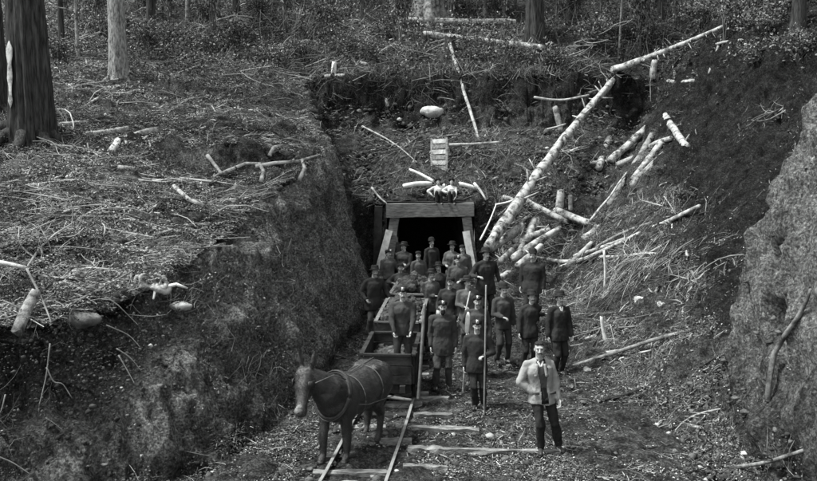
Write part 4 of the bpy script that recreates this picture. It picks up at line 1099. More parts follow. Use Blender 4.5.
for (px, Z_, gz, lb, kw) in MM:
    kw.setdefault('hat', random.choice(['cap', 'felt', 'bowler', 'cap', 'felt'])); l_ = at(px, Z_, gz); kw.setdefault('lamp', random.random() < .5)
    kw.setdefault('headyaw', random.uniform(-.45, .45)); kw.setdefault('lean', (random.uniform(-.05, .05), random.uniform(-.06, .03))); kw.setdefault('rh', random.choice([(-.26, -.06, .82), (-.24, -.2, .95), (-.12, -.26, 1.1), (-.19, -.08, .98), (.05, -.2, 1.12)])); kw.setdefault('wide', random.uniform(.94, 1.14)); kw.setdefault('hem', random.choice([.70, .76, .80, .84])); kw.setdefault('head', (random.uniform(-.02, .02), random.uniform(-.02, .01)))
    person(lb, l_, random.uniform(-.5, .5), coat=random.choice(['cloth_dark', 'cloth_coat', 'cloth_mid', 'cloth_worn']), trousers=random.choice(['cloth_dark', 'cloth_coat', 'cloth_mid']), group=MG, **kw)
# long tools
def tool(name, label, p0, p1, r, m, blade=False, cat='tool'):
    p0 = Vector(p0); p1 = Vector(p1); t = empty(name, p0, label, cat)
    b = MB(); b.capsule((0, 0, 0), p1 - p0, r, r, 8); b.build('handle', [M[m]], t)
    if blade:
        d = (p0 - p1).normalized(); b = MB(); b.ring_tube([(0, 0, 0), d * .04, d * .2, d * .36, d * .44], [.02, .045, .055, .05, .02], 12, True, .2, up=(.6, .8, 0)); b.build('blade', [M['rail_top']], t)
    return t
g_ = at(466, 14.9)
tool('shovel', 'pale bladed shovel standing between the long coated miner and the rod man', (g_[0] + .03, g_[1], g_[2] + 1.15), (g_[0] - .03, g_[1] + .05, g_[2] + .02), .018, 'bark_peeled', True)
tool('pole', 'thin pole slanting between two miners right of the second mine car', Q(464, 318, 16.9), Q(470, 292, 17.3), .018, 'bark_peeled')
tool('crowbar', 'dark upright bar standing beside the driver at the right rim of the front car', Q(418.5, 398, 13.9), Q(424.5, 305, 14.2), .03, 'iron')
# two boys sitting on the lintel
BG = 'two boys sitting on the lintel'
lz = 2.66 + .22
for (px, lb, rr, ll) in ((438, 'boy in white shirt and dark hat, left of the pair on the lintel', (-.26, -.10, .30), (.25, .02, .62)), (451.5, 'boy in white shirt and dark hat, right of the pair on the lintel', (-.2, -.14, .42), (.12, -.34, .20))):
    X_ = (px - CX) / F * 26.45
    person(lb, (X_, 26.46, lz), random.uniform(-.1, .1), 1.36, 'wide', 'cloth_shirt', 'cloth_dark', .98, hipz=.15, feet=((-.10, -.32), (.10, -.30)), footz=(-.07, -.07), rh=rr, lh=ll, rpole=(-1, .2, .1), lpole=(1, .2, .1),
           rkp=(0, -.7, 1), lkp=(0, -.7, 1), shirt=True, mustache=False, group=BG)
mat('mule_hair', .07, .18, scale=3, rough=.34, bump=0, spec=.9)
# ------------------------------------------------------------------ mule
mx, my = -.84, 12.0
md = Vector((-.95 + .42, 11.45 - 12.95, 0))       # from rump to chest
mrz = math.atan2(-.58, 1.15)   # heading of local -Y
t = empty('mule', (mx, my, 0.02), 'dark harnessed mule with a pale muzzle hitched before the front mine car', 'mule', None, mrz)
t.scale = (1.04, 1.0, .93)
def mv(x, y, z): return Vector((x, y, z))
b = MB()
# trunk: lofted rings rump -> chest (local -Y is forward)
rings = [(.82, 1.04, .10, .13), (.76, 1.06, .22, .25), (.60, 1.06, .30, .34), (.42, 1.03, .315, .345), (.20, 1.02, .325, .345), (-.02, 1.01, .32, .35), (-.24, 1.0, .305, .36), (-.44, .99, .285, .39), (-.60, 1.02, .24, .35), (-.72, 1.05, .16, .24), (-.77, 1.06, .07, .11)]
n = 20; vs = []; fs = []
for (y, z, rx, rz_) in rings:
    for k in range(n):
        a = 2 * math.pi * k / n; c_, s_ = math.cos(a), math.sin(a)
        top = 1.0 if s_ < 0 else (1.02 if y > .35 or y < -.3 else .95)
        vs.append((rx * c_ * (1 - .12 * max(s_, 0)), y, z + rz_ * s_ * top))
for i in range(len(rings) - 1):
    for k in range(n):
        a_ = i * n + k; c_ = i * n + (k + 1) % n; fs.append((a_, c_, c_ + n, a_ + n))
fs.append(tuple(range(n))); fs.append(tuple((len(rings) - 1) * n + k for k in range(n))[::-1])
b.add(vs, fs)
b.ell((0, -.42, 1.28), (.10, .22, .12))          # withers
for s in (-1, 1):
    b.ell((s * .165, .55, 1.08), (.17, .25, .30)); b.ell((s * .19, -.46, 1.02), (.12, .19, .32)); b.ell((s * .15, .40, 1.30), (.09, .10, .08)); b.ell((s * .10, -.66, .98), (.13, .12, .16))
b.capsule((0, -.48, .98), (-.03, -.74, 1.20), .27, .215, 16); b.capsule((0, -.40, .92), (0, -.62, .98), .26, .22, 16)
# neck and head (turned a little outward, lowered)
nk = [(0, -.50, 1.14, .26), (-.01, -.70, 1.26, .225), (-.09, -.86, 1.40, .175), (-.16, -.98, 1.50, .135)]
for a_, c_ in zip(nk[:-1], nk[1:]): b.capsule(a_[:3], c_[:3], a_[3], c_[3], 14)
hp = Vector((-.19, -1.03, 1.54)); mz = Vector((-.10, -1.30, 1.05))
b.capsule(hp, hp.lerp(mz, .35), .135, .122, 14); b.capsule(hp.lerp(mz, .3) + Vector((0, 0, .01)), hp.lerp(mz, .75), .115, .083, 14)
b.capsule(hp.lerp(mz, .1) + Vector((0, .05, -.08)), hp.lerp(mz, .5) + Vector((0, .04, -.05)), .105, .078, 12)
b.capsule(hp.lerp(mz, .75), mz, .080, .075, 12); b.ell(mz + Vector((0, .02, -.01)), (.078, .078, .065))
for s in (-1, 1):
    b.ell(mz + Vector((s * .035, -.045, .0)), (.02, .02, .022)); b.ell(hp.lerp(mz, .28) + Vector((s * .085, -.03, .02)), (.03, .035, .03))
# legs
def leg(pts): 
    for (a_, ra), (c_, rc) in zip(pts[:-1], pts[1:]): b.capsule(a_, c_, ra, rc, 12)
for s, off in ((-1, -.10), (1, .06)):
    x = s * .15
    leg([((x, -.50, .92), .145), ((x, -.54 + off * .5, .68), .085), ((x, -.54 + off, .44), .062), ((x, -.54 + off, .40), .064), ((x, -.55 + off, .14), .040), ((x, -.57 + off, .11), .050), ((x, -.62 + off, .045), .045)])
for s, off in ((-1, .06), (1, -.10)):
    x = s * .15
    leg([((x, .56, .98), .20), ((x, .46 + off * .5, .70), .115), ((x, .66 + off, .50), .070), ((x, .67 + off, .46), .065), ((x, .62 + off, .16), .043), ((x, .60 + off, .12), .043), ((x, .55 + off, .045), .046)])
# ears: long
for s in (-1, 1):
    e0 = hp + Vector((s * .06, .04, .07)); e1 = e0 + Vector((s * .05, .0, .14)); e2 = e0 + Vector((s * .075, -.01, .31))
    b.capsule(e0, e1, .036, .056, 10, .6); b.capsule(e1, e2, .056, .016, 10, .6)
body = b.remesh('body', M['mule_coat'], t, .016, 6, noise=.014, nscale=4.5)
# short coat hair
me_ = body.data; nv = len(me_.vertices); cc = np.empty(nv * 3, np.float32); nn_ = np.empty(nv * 3, np.float32)
me_.vertices.foreach_get('co', cc); me_.vertices.foreach_get('normal', nn_); cc = cc.reshape(-1, 3); nn_ = nn_.reshape(-1, 3)
pk = rng.integers(0, nv, 42000); P_ = cc[pk] + rng.normal(0, .008, (42000, 3)); Nn_ = nn_[pk]
D_ = np.array([0, .8, -.55]) + rng.normal(0, .22, (42000, 3)); D_ = D_ - Nn_ * np.sum(D_ * Nn_, 1, keepdims=True); D_ /= np.linalg.norm(D_, axis=1, keepdims=True); D_ = D_ + Nn_ * .16
hm = sticks_mesh('coat_hair', P_ + Nn_ * .001, D_, rng.uniform(.02, .045, 42000), np.full(42000, .0022), [M['mule_coat'], M['mule_hair']], rng.choice(2, 42000, p=(.7, .3)), .05, 1.0, Nn_, 1, 3)
ho_ = link('coat_hair', hm, t); ho_['kind'] = 'stuff'
for s, off in ((-1, -.10), (1, .06)):
    q = MB(); q.lathe((s * .15, -.625 + off, -.01), [(.062, 0), (.055, .05), (.045, .07)], 12); q.build('hoof', [M['iron_dark']], t)
for s, off in ((-1, .06), (1, -.10)):
    q = MB(); q.lathe((s * .15, .545 + off, -.01), [(.062, 0), (.055, .05), (.045, .07)], 12); q.build('hoof', [M['iron_dark']], t)
q = MB(); q.ell(mz + Vector((0, -.030, .025)), (.066, .072, .075), (math.radians(30), 0, 0)); q.ell(mz + Vector((0, -.02, .075)), (.05, .075, .05), (math.radians(30), 0, 0)); q.build('muzzle', [M['muzzle_pale']], t)
for s in (-1, 1):
    q = MB(); q.ell(hp.lerp(mz, .28) + Vector((s * .118, -.045, .02)), (.012, .018, .016)); q.build('eye', [M['eye']], t)
    q = MB(); q.ell(mz + Vector((s * .04, -.118, .03)), (.011, .008, .015)); q.build('nostril', [M['eye']], t)
    q = MB(); q.box(hp.lerp(mz, .26) + Vector((s * .145, -.035, .03)), (.012, .12, .11), (0, 0, s * -.25)); q.build('blinker', [M['leather']], t)
q = MB()
for k in range(26):
    u_ = k / 25; c = Vector(nk[0][:3]).lerp(Vector(nk[3][:3]), u_) + Vector((0, .04, .17 - .04 * u_))
    q.capsule(c, c + Vector((.06, .02, -.10)), .022, .010, 6)
q.build('mane', [M['hair']], t)
q = MB(); q.ring_tube([(0, .80, 1.12), (.0, .90, 1.02), (.02, .92, .78), (.02, .90, .55), (.01, .88, .42)], [.03, .035, .045, .05, .02], 8); q.build('tail', [M['hair']], t)
# harness
def ringstrap(name, y, z, rx, rz_, r=.016, tilt=0, m='leather', n=28, w=1):
    q = MB(); pp = [Vector((rx * math.cos(2 * math.pi * k / n), y + tilt * math.sin(2 * math.pi * k / n), z + rz_ * math.sin(2 * math.pi * k / n))) for k in range(n + 1)]
    q.ring_tube(pp, [r] * (n + 1), 8); return q.build(name, [M[m]], t)
ringstrap('collar', -.60, 1.12, .262, .335, .042, .14)
ringstrap('hames', -.635, 1.12, .285, .372, .010, .14, 'leather')
ringstrap('girth', -.22, .975, .325, .375, .009, 0, 'strap')
ringstrap('back_strap', .30, 1.01, .338, .36, .009, 0, 'strap')
ringstrap('breeching', .58, 1.02, .325, .335, .009, .12, 'strap')
for s in (-1, 1):
    q = MB(); q.ring_tube([(s * .26, -.58, 1.0), (s * .355, -.2, .90), (s * .36, .3, .84), (s * .24, .9, .70), (s * .2, 1.25, .55)], [.009] * 5, 6); q.build('trace', [M['strap']], t)
    q = MB(); q.ring_tube([(s * .20, -.58, 1.40), (s * .16, -.85, 1.54), (s * .12 - .18, -1.12, 1.42), (s * .07 - .11, -1.26, 1.18)], [.008] * 4, 6); q.build('rein', [M['strap']], t)
    q = MB(); q.ring_tube([hp + Vector((s * .11, -.0, .06)), hp.lerp(mz, .45) + Vector((s * .098, 0, 0)), mz + Vector((s * .07, .02, .05))], [.009] * 3, 6); q.build('bridle_cheek', [M['leather']], t)
q = MB(); q.ring_tube([(0, -.45, 1.44), (0, -.1, 1.365), (0, .3, 1.40), (0, .62, 1.42), (0, .82, 1.2)], [.008] * 5, 6); q.build('spine_strap', [M['strap']], t)
c0 = hp.lerp(mz, .62); q = MB(); pp = [c0 + Vector((.092 * math.cos(2 * math.pi * k / 20), .03 * math.sin(2 * math.pi * k / 20), .09 * math.sin(2 * math.pi * k / 20))) for k in range(21)]
q.ring_tube(pp, [.009] * 21, 6); q.build('noseband', [M['leather']], t)
q = MB(); q.beam((-.33, 1.28, .5), (.33, 1.28, .5), .05, .05); q.build('swingletree', [M['timber']], t)
# ------------------------------------------------------------------ litter and vegetation (vectorised)
def sample(n, y0, y1, mask, x0=-30, x1=30, power=1.0, thin=.04):
    """n points on the terrain, denser towards the near side, accepted by mask(x,y,h,slope)"""
    out = []; got = 0
    while got < n:
        u = rng.random(n * 3)
        y = (y0 ** -power + u * (y1 ** -power - y0 ** -power)) ** (-1 / power)
        x = rng.uniform(-1, 1, n * 3) * (.53 * y + 1.2)
        ok = (x > x0) & (x < x1); x = x[ok]; y = y[ok]
        h = terr(x, y); nn = tnormal(x, y)
        p = mask(x, y, h, nn[:, 2])
        k = (rng.random(len(x)) < p) & ~((np.abs(x - .73) < 1.6) & (y > 26.15) & (y < 26.95)) & ~((x > 4.9 + .12 * (y - 12)) & (h > 1.1) & (y < 14.8) & (rng.random(len(x)) > thin)) & ~((x - .22 * (y - 16) > 6.2) & (y > 14.5) & (y < 29) & (rng.random(len(x)) > .25))
        out.append(np.stack([x[k], y[k], h[k], nn[k, 0], nn[k, 1], nn[k, 2]], -1)); got += int(k.sum())
    a = np.concatenate(out)[:n]
    return a[:, :3], a[:, 3:]

def tangent(nn, yaw):
    d = np.stack([np.cos(yaw), np.sin(yaw), np.zeros_like(yaw)], -1)
    d = d - nn * np.sum(d * nn, 1, keepdims=True)
    return d / np.linalg.norm(d, axis=1, keepdims=True)

def litter(name, label, n, y0, y1, mask, lmin, lmax, rmin, rmax, probs, yawc=0, yaws=3.2, lift=.02, tilt=.15, bend=.12, flat=1.0, mats=('stick_pale', 'stick_mid', 'stick_dark'), power=1.0, seg=3, **k):
    P, nn = sample(n, y0, y1, mask, power=power, **k)
    yaw = rng.normal(yawc, yaws, n) if yaws < 2 else rng.uniform(0, 2 * math.pi, n)
    D = tangent(nn, yaw) + nn * np.abs(rng.normal(0, tilt, n))[:, None]
    Ln = lmin * (lmax / lmin) ** rng.random(n) ** 1.3
    R = (rmin * (rmax / rmin) ** rng.random(n) ** 1.6) * np.sqrt(Ln / lmax + .25)
    P = P + nn * (lift * rng.random(n) + R * .5)[:, None] + np.stack([0 * Ln, 0 * Ln, np.abs(D[:, 2]) * 0], -1)
    mi = rng.choice(len(mats), n, p=probs)
    me = sticks_mesh(name, P, D, Ln, R, [M[m] for m in mats], mi, bend, flat, nn, seg)
    return tag(link(name, me), label, None, None, 'stuff')

def clump(x, y, s, seed, lo=-.2, hi=.5): return S(fbm(x * s, y * s, .5, seed, 3), lo, hi)
onleft = lambda x, y, h, nz: (x < lerp(y, *LT) + .25) * (nz > .72)
onright = lambda x, y, h, nz: S(x - lerp(y, *RB), -.2, .5) * (nz > .6)
onfloor = lambda x, y, h, nz: (x > lerp(y, *LB) - .2) * (x < lerp(y, *RB) + 1.5) * (y < 26)
offtrack = lambda x, y: 1 - .85 * (np.abs(x - np.interp(y, TY, TX)) < .8)

litter('brushwood', 'pale twigs and slash strewn over the left bank', 17000, 10, 36, lambda x, y, h, nz: onleft(x, y, h, nz) * (.12 + .88 * clump(x, y, .7, 300)), .07, .60, .004, .012, (.24, .40, .36), 0.15, 1.2, .10, .25, .18)
litter('brushwood', 'longer broken branches in the slash on the left bank', 330, 10.5, 36, lambda x, y, h, nz: onleft(x, y, h, nz) * (.2 + .8 * clump(x, y, .5, 310)), .6, 2.2, .010, .030, (.42, .38, .20), .15, .6, .14, .10, .06)
litter('bark_litter', 'bark chips and splinters on the left bank', 22000, 10, 38, lambda x, y, h, nz: onleft(x, y, h, nz) * (.08 + .92 * clump(x, y, .9, 320)), .04, .22, .012, .035, (.55, .25, .20), 0, 3.2, .03, .2, .05, .25, ('chip', 'stick_mid', 'stick_dark'), seg=1)
litter('twig_litter', 'short crisscross twigs on the left bank', 20000, 10, 34, lambda x, y, h, nz: onleft(x, y, h, nz) * (.15 + .85 * clump(x, y, 1.3, 305)), .03, .22, .003, .009, (.34, .36, .30), .1, 1.3, .06, .3, .12, seg=2)
# weeds and fern tufts
P, nn = sample(60000, 10.2, 34, lambda x, y, h, nz: np.clip(onleft(x, y, h, nz) + .35 * onright(x, y, h, nz) + .25 * (nz < .6) * (h > .5) * (x < 3), 0, 1) * clump(x, y, 1.1, 600, .0, .5))
P = P + np.stack([rng.normal(0, .03, len(P)), rng.normal(0, .03, len(P)), rng.random(len(P)) ** 1.5 * .22], -1)
WEEDS = P
# right slope
rfan = lambda x, y: np.exp(-((x - (4.9 + (y - 20) * .30)) / 1.3) ** 2 - ((y - 20.8) / 1.7) ** 2)
litter('brush_fan', 'fan of long thin cut branches lying on the right slope', 520, 16, 27, lambda x, y, h, nz: onright(x, y, h, nz) * rfan(x, y), .5, 2.3, .006, .017, (.22, .43, .35), .35, .5, .18, .12, .08)
litter('twig_litter', 'twigs and splinters on the right slope', 13000, 9.5, 34, lambda x, y, h, nz: onright(x, y, h, nz) * (.10 + .9 * clump(x, y, .8, 330)) * (1 - .75 * S(y - .0 * x, 22, 25) * S(x, 7, 8.5)), .05, .5, .003, .011, (.24, .38, .38), .5, .9, .05, .18, .14)
litter('bark_litter', 'bark chips and leaf litter on the right slope and the floor', 20000, 9.5, 27, lambda x, y, h, nz: np.clip(onright(x, y, h, nz) + onfloor(x, y, h, nz), 0, 1) * offtrack(x, y) * (.06 + .94 * clump(x, y, 1.1, 340)) * (nz > .55), .03, .14, .008, .028, (.30, .38, .32), 0, 3.2, .03, .25, .05, .3, ('chip', 'stick_mid', 'stick_dark'), seg=1)
litter('twig_litter', 'trodden twigs on the cutting floor', 4000, 9.5, 26, lambda x, y, h, nz: onfloor(x, y, h, nz) * offtrack(x, y) * (.2 + .8 * clump(x, y, .8, 350)), .08, .6, .004, .012, (.4, .35, .25), 0, 3.2, .02, .05, .08)
# brush round the portal
litter('brushwood', 'tangled brush round the tunnel portal and on the clay above it', 2300, 24.2, 32.8, lambda x, y, h, nz: S(x, -3.2, -2.2) * S(-x, -6.5, -4) * np.clip(.06 + 1.0 * np.exp(-((x - 3.2) / 1.2) ** 2) + .8 * np.exp(-((x + .3) / 1.2) ** 2 - ((y - 28) / 1.5) ** 2), 0, 1), .15, 1.1, .005, .014, (.34, .38, .28), 1.1, .9, .25, .5, .14)
litter('bark_litter', 'chips in the clay above the tunnel mouth', 6000, 26.8, 33, lambda x, y, h, nz: (x > -3.4) * (nz > .5) * .4 * (.2 + .8 * clump(x, y, .9, 360)), .05, .22, .02, .05, (.3, .4, .3), 0, 3.2, .03, .25, .05, .3, ('chip', 'stick_mid', 'stick_dark'), seg=1)
litter('hanging_rootlets', 'rootlets hanging out of the cut banks', 900, 9.6, 34, lambda x, y, h, nz: (nz < .6) * (h > .6) * (x < 4) * clump(x, y, .8, 365, -.1, .6), .15, .9, .003, .009, (.25, .45, .30), 1.57, .5, .12, .35, .25)

def leaf_litter(n, y0, y1, mask, name, label, seed, szr, pr):
    P, nn = sample(n, y0, y1, mask); sz = rng.uniform(*szr, n)
    D = tangent(nn, rng.uniform(0, 6.28, n)); nn2 = nn + rng.normal(0, .35, nn.shape); U = np.cross(D, nn2); U /= np.linalg.norm(U, axis=1, keepdims=True)
    C = P + nn * rng.uniform(.01, .05, n)[:, None]; s = sz[:, None]
    V = np.stack([C - D * s * .5, C + U * s * .3 + nn * s * .15, C + D * s * .5, C - U * s * .3 + nn * s * .15], 1).reshape(-1, 3)
    me = fast_mesh(name, V, np.arange(n * 4).reshape(-1, 4), 4, [M['chip'], M['stick_mid'], M['stick_dark']], False, rng.choice(3, n, p=pr))
    tag(link(name, me), label, None, None, 'stuff')
leaf_litter(60000, 10, 34, lambda x, y, h, nz: onleft(x, y, h, nz) * (.12 + .88 * clump(x, y, 1.2, 370)), 'leaf_litter', 'dead leaves among the slash of the left bank', 1, (.025, .075), (.46, .29, .25))
leaf_litter(38000, 10, 34, lambda x, y, h, nz: onleft(x, y, h, nz) * S(fbm(x * .8, y * 1.6, .5, 371, 3), .15, .5), 'leaf_litter', 'pale drifts of dead leaves and chips on the left bank', 3, (.025, .08), (.75, .15, .10))
leaf_litter(45000, 9.5, 30, lambda x, y, h, nz: np.clip(onright(x, y, h, nz) + onfloor(x, y, h, nz), 0, 1) * offtrack(x, y) * (.08 + .92 * clump(x, y, 1.0, 375)), 'leaf_litter', 'dead leaves on the right slope and cutting floor', 2, (.02, .05), (.14, .44, .42))
litter('rotten_wood', 'rotten wood chunks and bark slabs on the left bank', 1500, 10, 36, lambda x, y, h, nz: onleft(x, y, h, nz) * (.1 + .9 * clump(x, y, .8, 380)), .12, .5, .03, .085, (.35, .40, .25), .2, 1.2, .05, .25, .10, .35, ('bark_peeled', 'bark_mid', 'stick_dark'))
litter('rotten_wood', 'bark slabs and wood chunks on the right slope', 420, 12, 30, lambda x, y, h, nz: onright(x, y, h, nz) * (.1 + .9 * clump(x, y, .8, 385)), .10, .5, .025, .07, (.25, .40, .35), .6, 1.0, .05, .2, .10, .35, ('bark_peeled', 'bark_mid', 'stick_dark'))
def slash(n, y0, y1, mask, name, label, l0, l1, r0):
    P, nn = sample(n, y0, y1, mask); D = tangent(nn, rng.uniform(0, 6.28, n)) + nn * np.abs(rng.normal(.05, .12, n))[:, None]; D /= np.linalg.norm(D, axis=1, keepdims=True)
    Ln = l0 * (l1 / l0) ** rng.random(n); R = r0 * (.6 + rng.random(n)) * Ln ** .5; P = P + nn * .06 + D * (Ln * .25)[:, None] * np.maximum(D[:, 2:3], 0)
    mi = rng.choice(3, n, p=(.42, .36, .22)); Ps, Ds, Ls, Rs, Ms, Ns = [P], [D], [Ln], [R], [mi], [nn]
    for k in range(9):
        u = rng.uniform(-.35, .5, n); sd = rng.choice([-1, 1], n)[:, None]; side = np.cross(D, nn) * sd
        d2 = D * .8 + side * rng.uniform(.4, 1.1, n)[:, None] + nn * rng.normal(.15, .3, n)[:, None]; d2 /= np.linalg.norm(d2, axis=1, keepdims=True)
        l2 = Ln * rng.uniform(.12, .42, n); st = P + D * (Ln * u)[:, None]
        Ps.append(st + d2 * (l2 * .5)[:, None]); Ds.append(d2); Ls.append(l2); Rs.append(R * rng.uniform(.3, .55, n)); Ms.append(mi); Ns.append(nn)
        if k < 5:
            d3 = d2 * .7 + D * .6 + rng.normal(0, .35, (n, 3)); d3 /= np.linalg.norm(d3, axis=1, keepdims=True); l3 = l2 * .5
            Ps.append(st + d2 * (l2 * .6)[:, None] + d3 * (l3 * .5)[:, None]); Ds.append(d3); Ls.append(l3); Rs.append(R * .25); Ms.append(mi); Ns.append(nn)
    cat_ = np.concatenate
    me = sticks_mesh(name, cat_(Ps), cat_(Ds), cat_(Ls), cat_(Rs), [M['stick_pale'], M['stick_mid'], M['stick_dark']], cat_(Ms), .09, 1.0, cat_(Ns), 4, 4)
    tag(link(name, me), label, None, None, 'stuff')
slash(420, 10.4, 35, lambda x, y, h, nz: onleft(x, y, h, nz) * (.15 + .85 * clump(x, y, .6, 386)), 'branch_slash', 'forked broken branches tangled over the left bank', .4, 1.7, .016)
slash(150, 12, 30, lambda x, y, h, nz: onright(x, y, h, nz) * (.1 + rfan(x, y) + .5 * clump(x, y, .6, 387)), 'branch_slash', 'forked broken branches on the right slope', .4, 1.8, .016)
slash(110, 24.3, 32, lambda x, y, h, nz: (x > -3) * (x < 6.5) * np.clip(.1 + np.exp(-((x - 3.2) / 1.2) ** 2) + .6 * np.exp(-((x + .3) / 1.4) ** 2 - ((y - 28) / 1.5) ** 2), 0, 1), 'branch_slash', 'forked branches round the tunnel portal', .4, 1.6, .018)
slash(420, 33.5, 58, lambda x, y, h, nz: (h > 7.2) * (.2 + .8 * clump(x, y, .4, 388)), 'branch_slash', 'fallen forked branches in the wood above the pit', .8, 3.0, .022)
def ferns(n, y0, y1, mask, name, label):
    P, nn = sample(n, y0, y1, mask); vs = []
    for p, s in zip(P, rng.uniform(.22, .55, n)):
        a0 = rng.uniform(0, 6.28)
        for k in range(8):
            a = a0 + k * .785 + rng.normal(0, .15); dx, dy = math.cos(a), math.sin(a); cur = rng.uniform(.7, 1.2)
            for q in range(1, 9):
                t_ = q / 8; r = s * t_; z = s * cur * (t_ - .75 * t_ * t_) * 1.2; w = s * .20 * (1 - t_) ** .8 + .01
                c = p + np.array([dx * r, dy * r, z])
                for sd in (-1, 1):
                    e = c + np.array([-dy * sd * w + dx * w * .35, dx * sd * w + dy * w * .35, -.15 * w])
                    h_ = np.array([dx, dy, .1]) * s * .045
                    vs += [c - h_ * .6, e, c + h_]
    V = np.array(vs); Fc = np.arange(len(V)).reshape(-1, 3)
    tag(link(name, fast_mesh(name, V, Fc, 3, [M['leaf'], M['fern']], False, np.repeat(rng.integers(0, 2, len(Fc) // 128), 128))), label, None, None, 'stuff')
mat('fern', .12, .30, scale=1.5, rough=.6, bump=0, island=.4)
ferns(420, 10.6, 34, lambda x, y, h, nz: onleft(x, y, h, nz) * (.1 + .9 * clump(x, y, .6, 390)), 'ferns', 'ferns sprouting among the slash on the left bank')
ferns(650, 33.6, 50, lambda x, y, h, nz: (h > 7.2) * (.1 + .9 * clump(x, y, .5, 395)), 'ferns', 'ferns on the forest floor above the pit')
ferns(50, 14, 33, lambda x, y, h, nz: onright(x, y, h, nz) * clump(x, y, .5, 397), 'ferns', 'scattered ferns on the right slope')
litter('hanging_rootlets', 'roots and turf hanging over the headwall lip', 1500, 32.5, 33.9, lambda x, y, h, nz: (x > -4) * (x < 9) * (h > 6.3) * (.2 + .8 * clump(x, y, 1.2, 367)), .25, 1.1, .008, .02, (.15, .45, .40), 1.57, .35, .15, .5, .2, power=.5)
# clods and stones
def clods(name, label, n, y0, y1, mask, r0, r1, mats, probs, power=1.0, squash=.7, **k):
    P, nn = sample(n, y0, y1, mask, power=power, **k)
    bm = bmesh.new(); bmesh.ops.create_icosphere(bm, subdivisions=1, radius=1); bm.verts.ensure_lookup_table()
    bv = np.array([v.co[:] for v in bm.verts]); bf = np.array([[v.index for v in f.verts] for f in bm.faces]); bm.free()
    n = len(P); R = r0 * (r1 / r0) ** (rng.random(n) ** 3.0)
    sc = R[:, None] * rng.uniform(.7, 1.35, (n, 3)) * np.array([1, 1, squash])
    a = rng.uniform(0, 6.28, n); ca, sa = np.cos(a), np.sin(a)
    V = bv[None] * (1 + rng.normal(0, .30, (n, len(bv), 1))) * sc[:, None, :]
    V = np.stack([V[..., 0] * ca[:, None] - V[..., 1] * sa[:, None], V[..., 0] * sa[:, None] + V[..., 1] * ca[:, None], V[..., 2]], -1)
    V = V + P[:, None, :] + nn[:, None, :] * (R * .2)[:, None, None]
    Fc = (np.arange(n)[:, None, None] * len(bv) + bf[None]).reshape(-1, 3)
    me = fast_mesh(name, V.reshape(-1, 3), Fc, 3, [M[m] for m in mats], False, np.repeat(rng.choice(len(mats), n, p=probs), len(bf)))
    return tag(link(name, me), label, None, None, 'stuff')
mat('clod', .03, .10, scale=6, rough=.95, bump=.6, bscale=18, island=.5, spec=.1)
clods('rubble', 'clods and small stones on the floor of the cutting', 5000, 9.5, 26, lambda x, y, h, nz: onfloor(x, y, h, nz) * (.25 + .75 * clump(x, y, .9, 400)), .012, .07, ('clod', 'stone', 'stone_pale'), (.60, .32, .08))
clods('rubble', 'clods of soil on the right slope and near right bank', 6500, 9.2, 30, lambda x, y, h, nz: (x > lerp(y, *RB)) * (.2 + .8 * clump(x, y, .9, 410)), .010, .06, ('clod', 'stone', 'stone_pale'), (.80, .17, .03))
clods('soil_clods', 'clods and pebbles in the face of the left bank', 7000, 9.3, 30, lambda x, y, h, nz: (x > lerp(y, *LT) - .2) * (x < lerp(y, *LB) + .5) * (.2 + .8 * clump(x, y * 1.0, 1.2, 420)), .010, .04, ('clod', 'stone', 'stone_pale'), (.93, .06, .01))
clods('soil_clods', 'clods of soil on the left bank top', 5000, 10, 34, lambda x, y, h, nz: onleft(x, y, h, nz) * clump(x, y, .8, 430), .015, .10, ('clod', 'stone', 'stone_pale'), (.7, .2, .1))
clods('soil_clods', 'clods in the headwall and the clay above the mouth', 5000, 26.7, 34, lambda x, y, h, nz: (x > -4) * (x < 9) * (.3 + .7 * clump(x, y, .8, 440)), .03, .12, ('clod', 'stone', 'stone_pale'), (.85, .13, .02))

# leaves
def leaf_mesh(name, C, Sz, mats, midx, up=.5):
    n = len(C); D = rng.normal(0, 1, (n, 3)); D /= np.linalg.norm(D, axis=1, keepdims=True)
    E = rng.normal(0, 1, (n, 3)) + np.array([0, 0, up]); U = np.cross(D, E); U /= np.linalg.norm(U, axis=1, keepdims=True)
    s = Sz[:, None]
    fold = np.cross(D, U) * s * .12
    V = np.stack([C - D * s * .5, C + U * s * .24 + fold, C + D * s * .5, C - U * s * .24 + fold], 1).reshape(-1, 3)
    Fc = np.arange(n * 4).reshape(-1, 4)
    return fast_mesh(name, V, Fc, 4, mats, False, midx)
tag(link('weeds', leaf_mesh('weeds', WEEDS, rng.uniform(.03, .075, len(WEEDS)), [M['leaf_dark'], M['leaf']], (rng.random(len(WEEDS)) < .5).astype(int))), 'small leafy weeds growing among the slash on the banks', None, None, 'stuff')
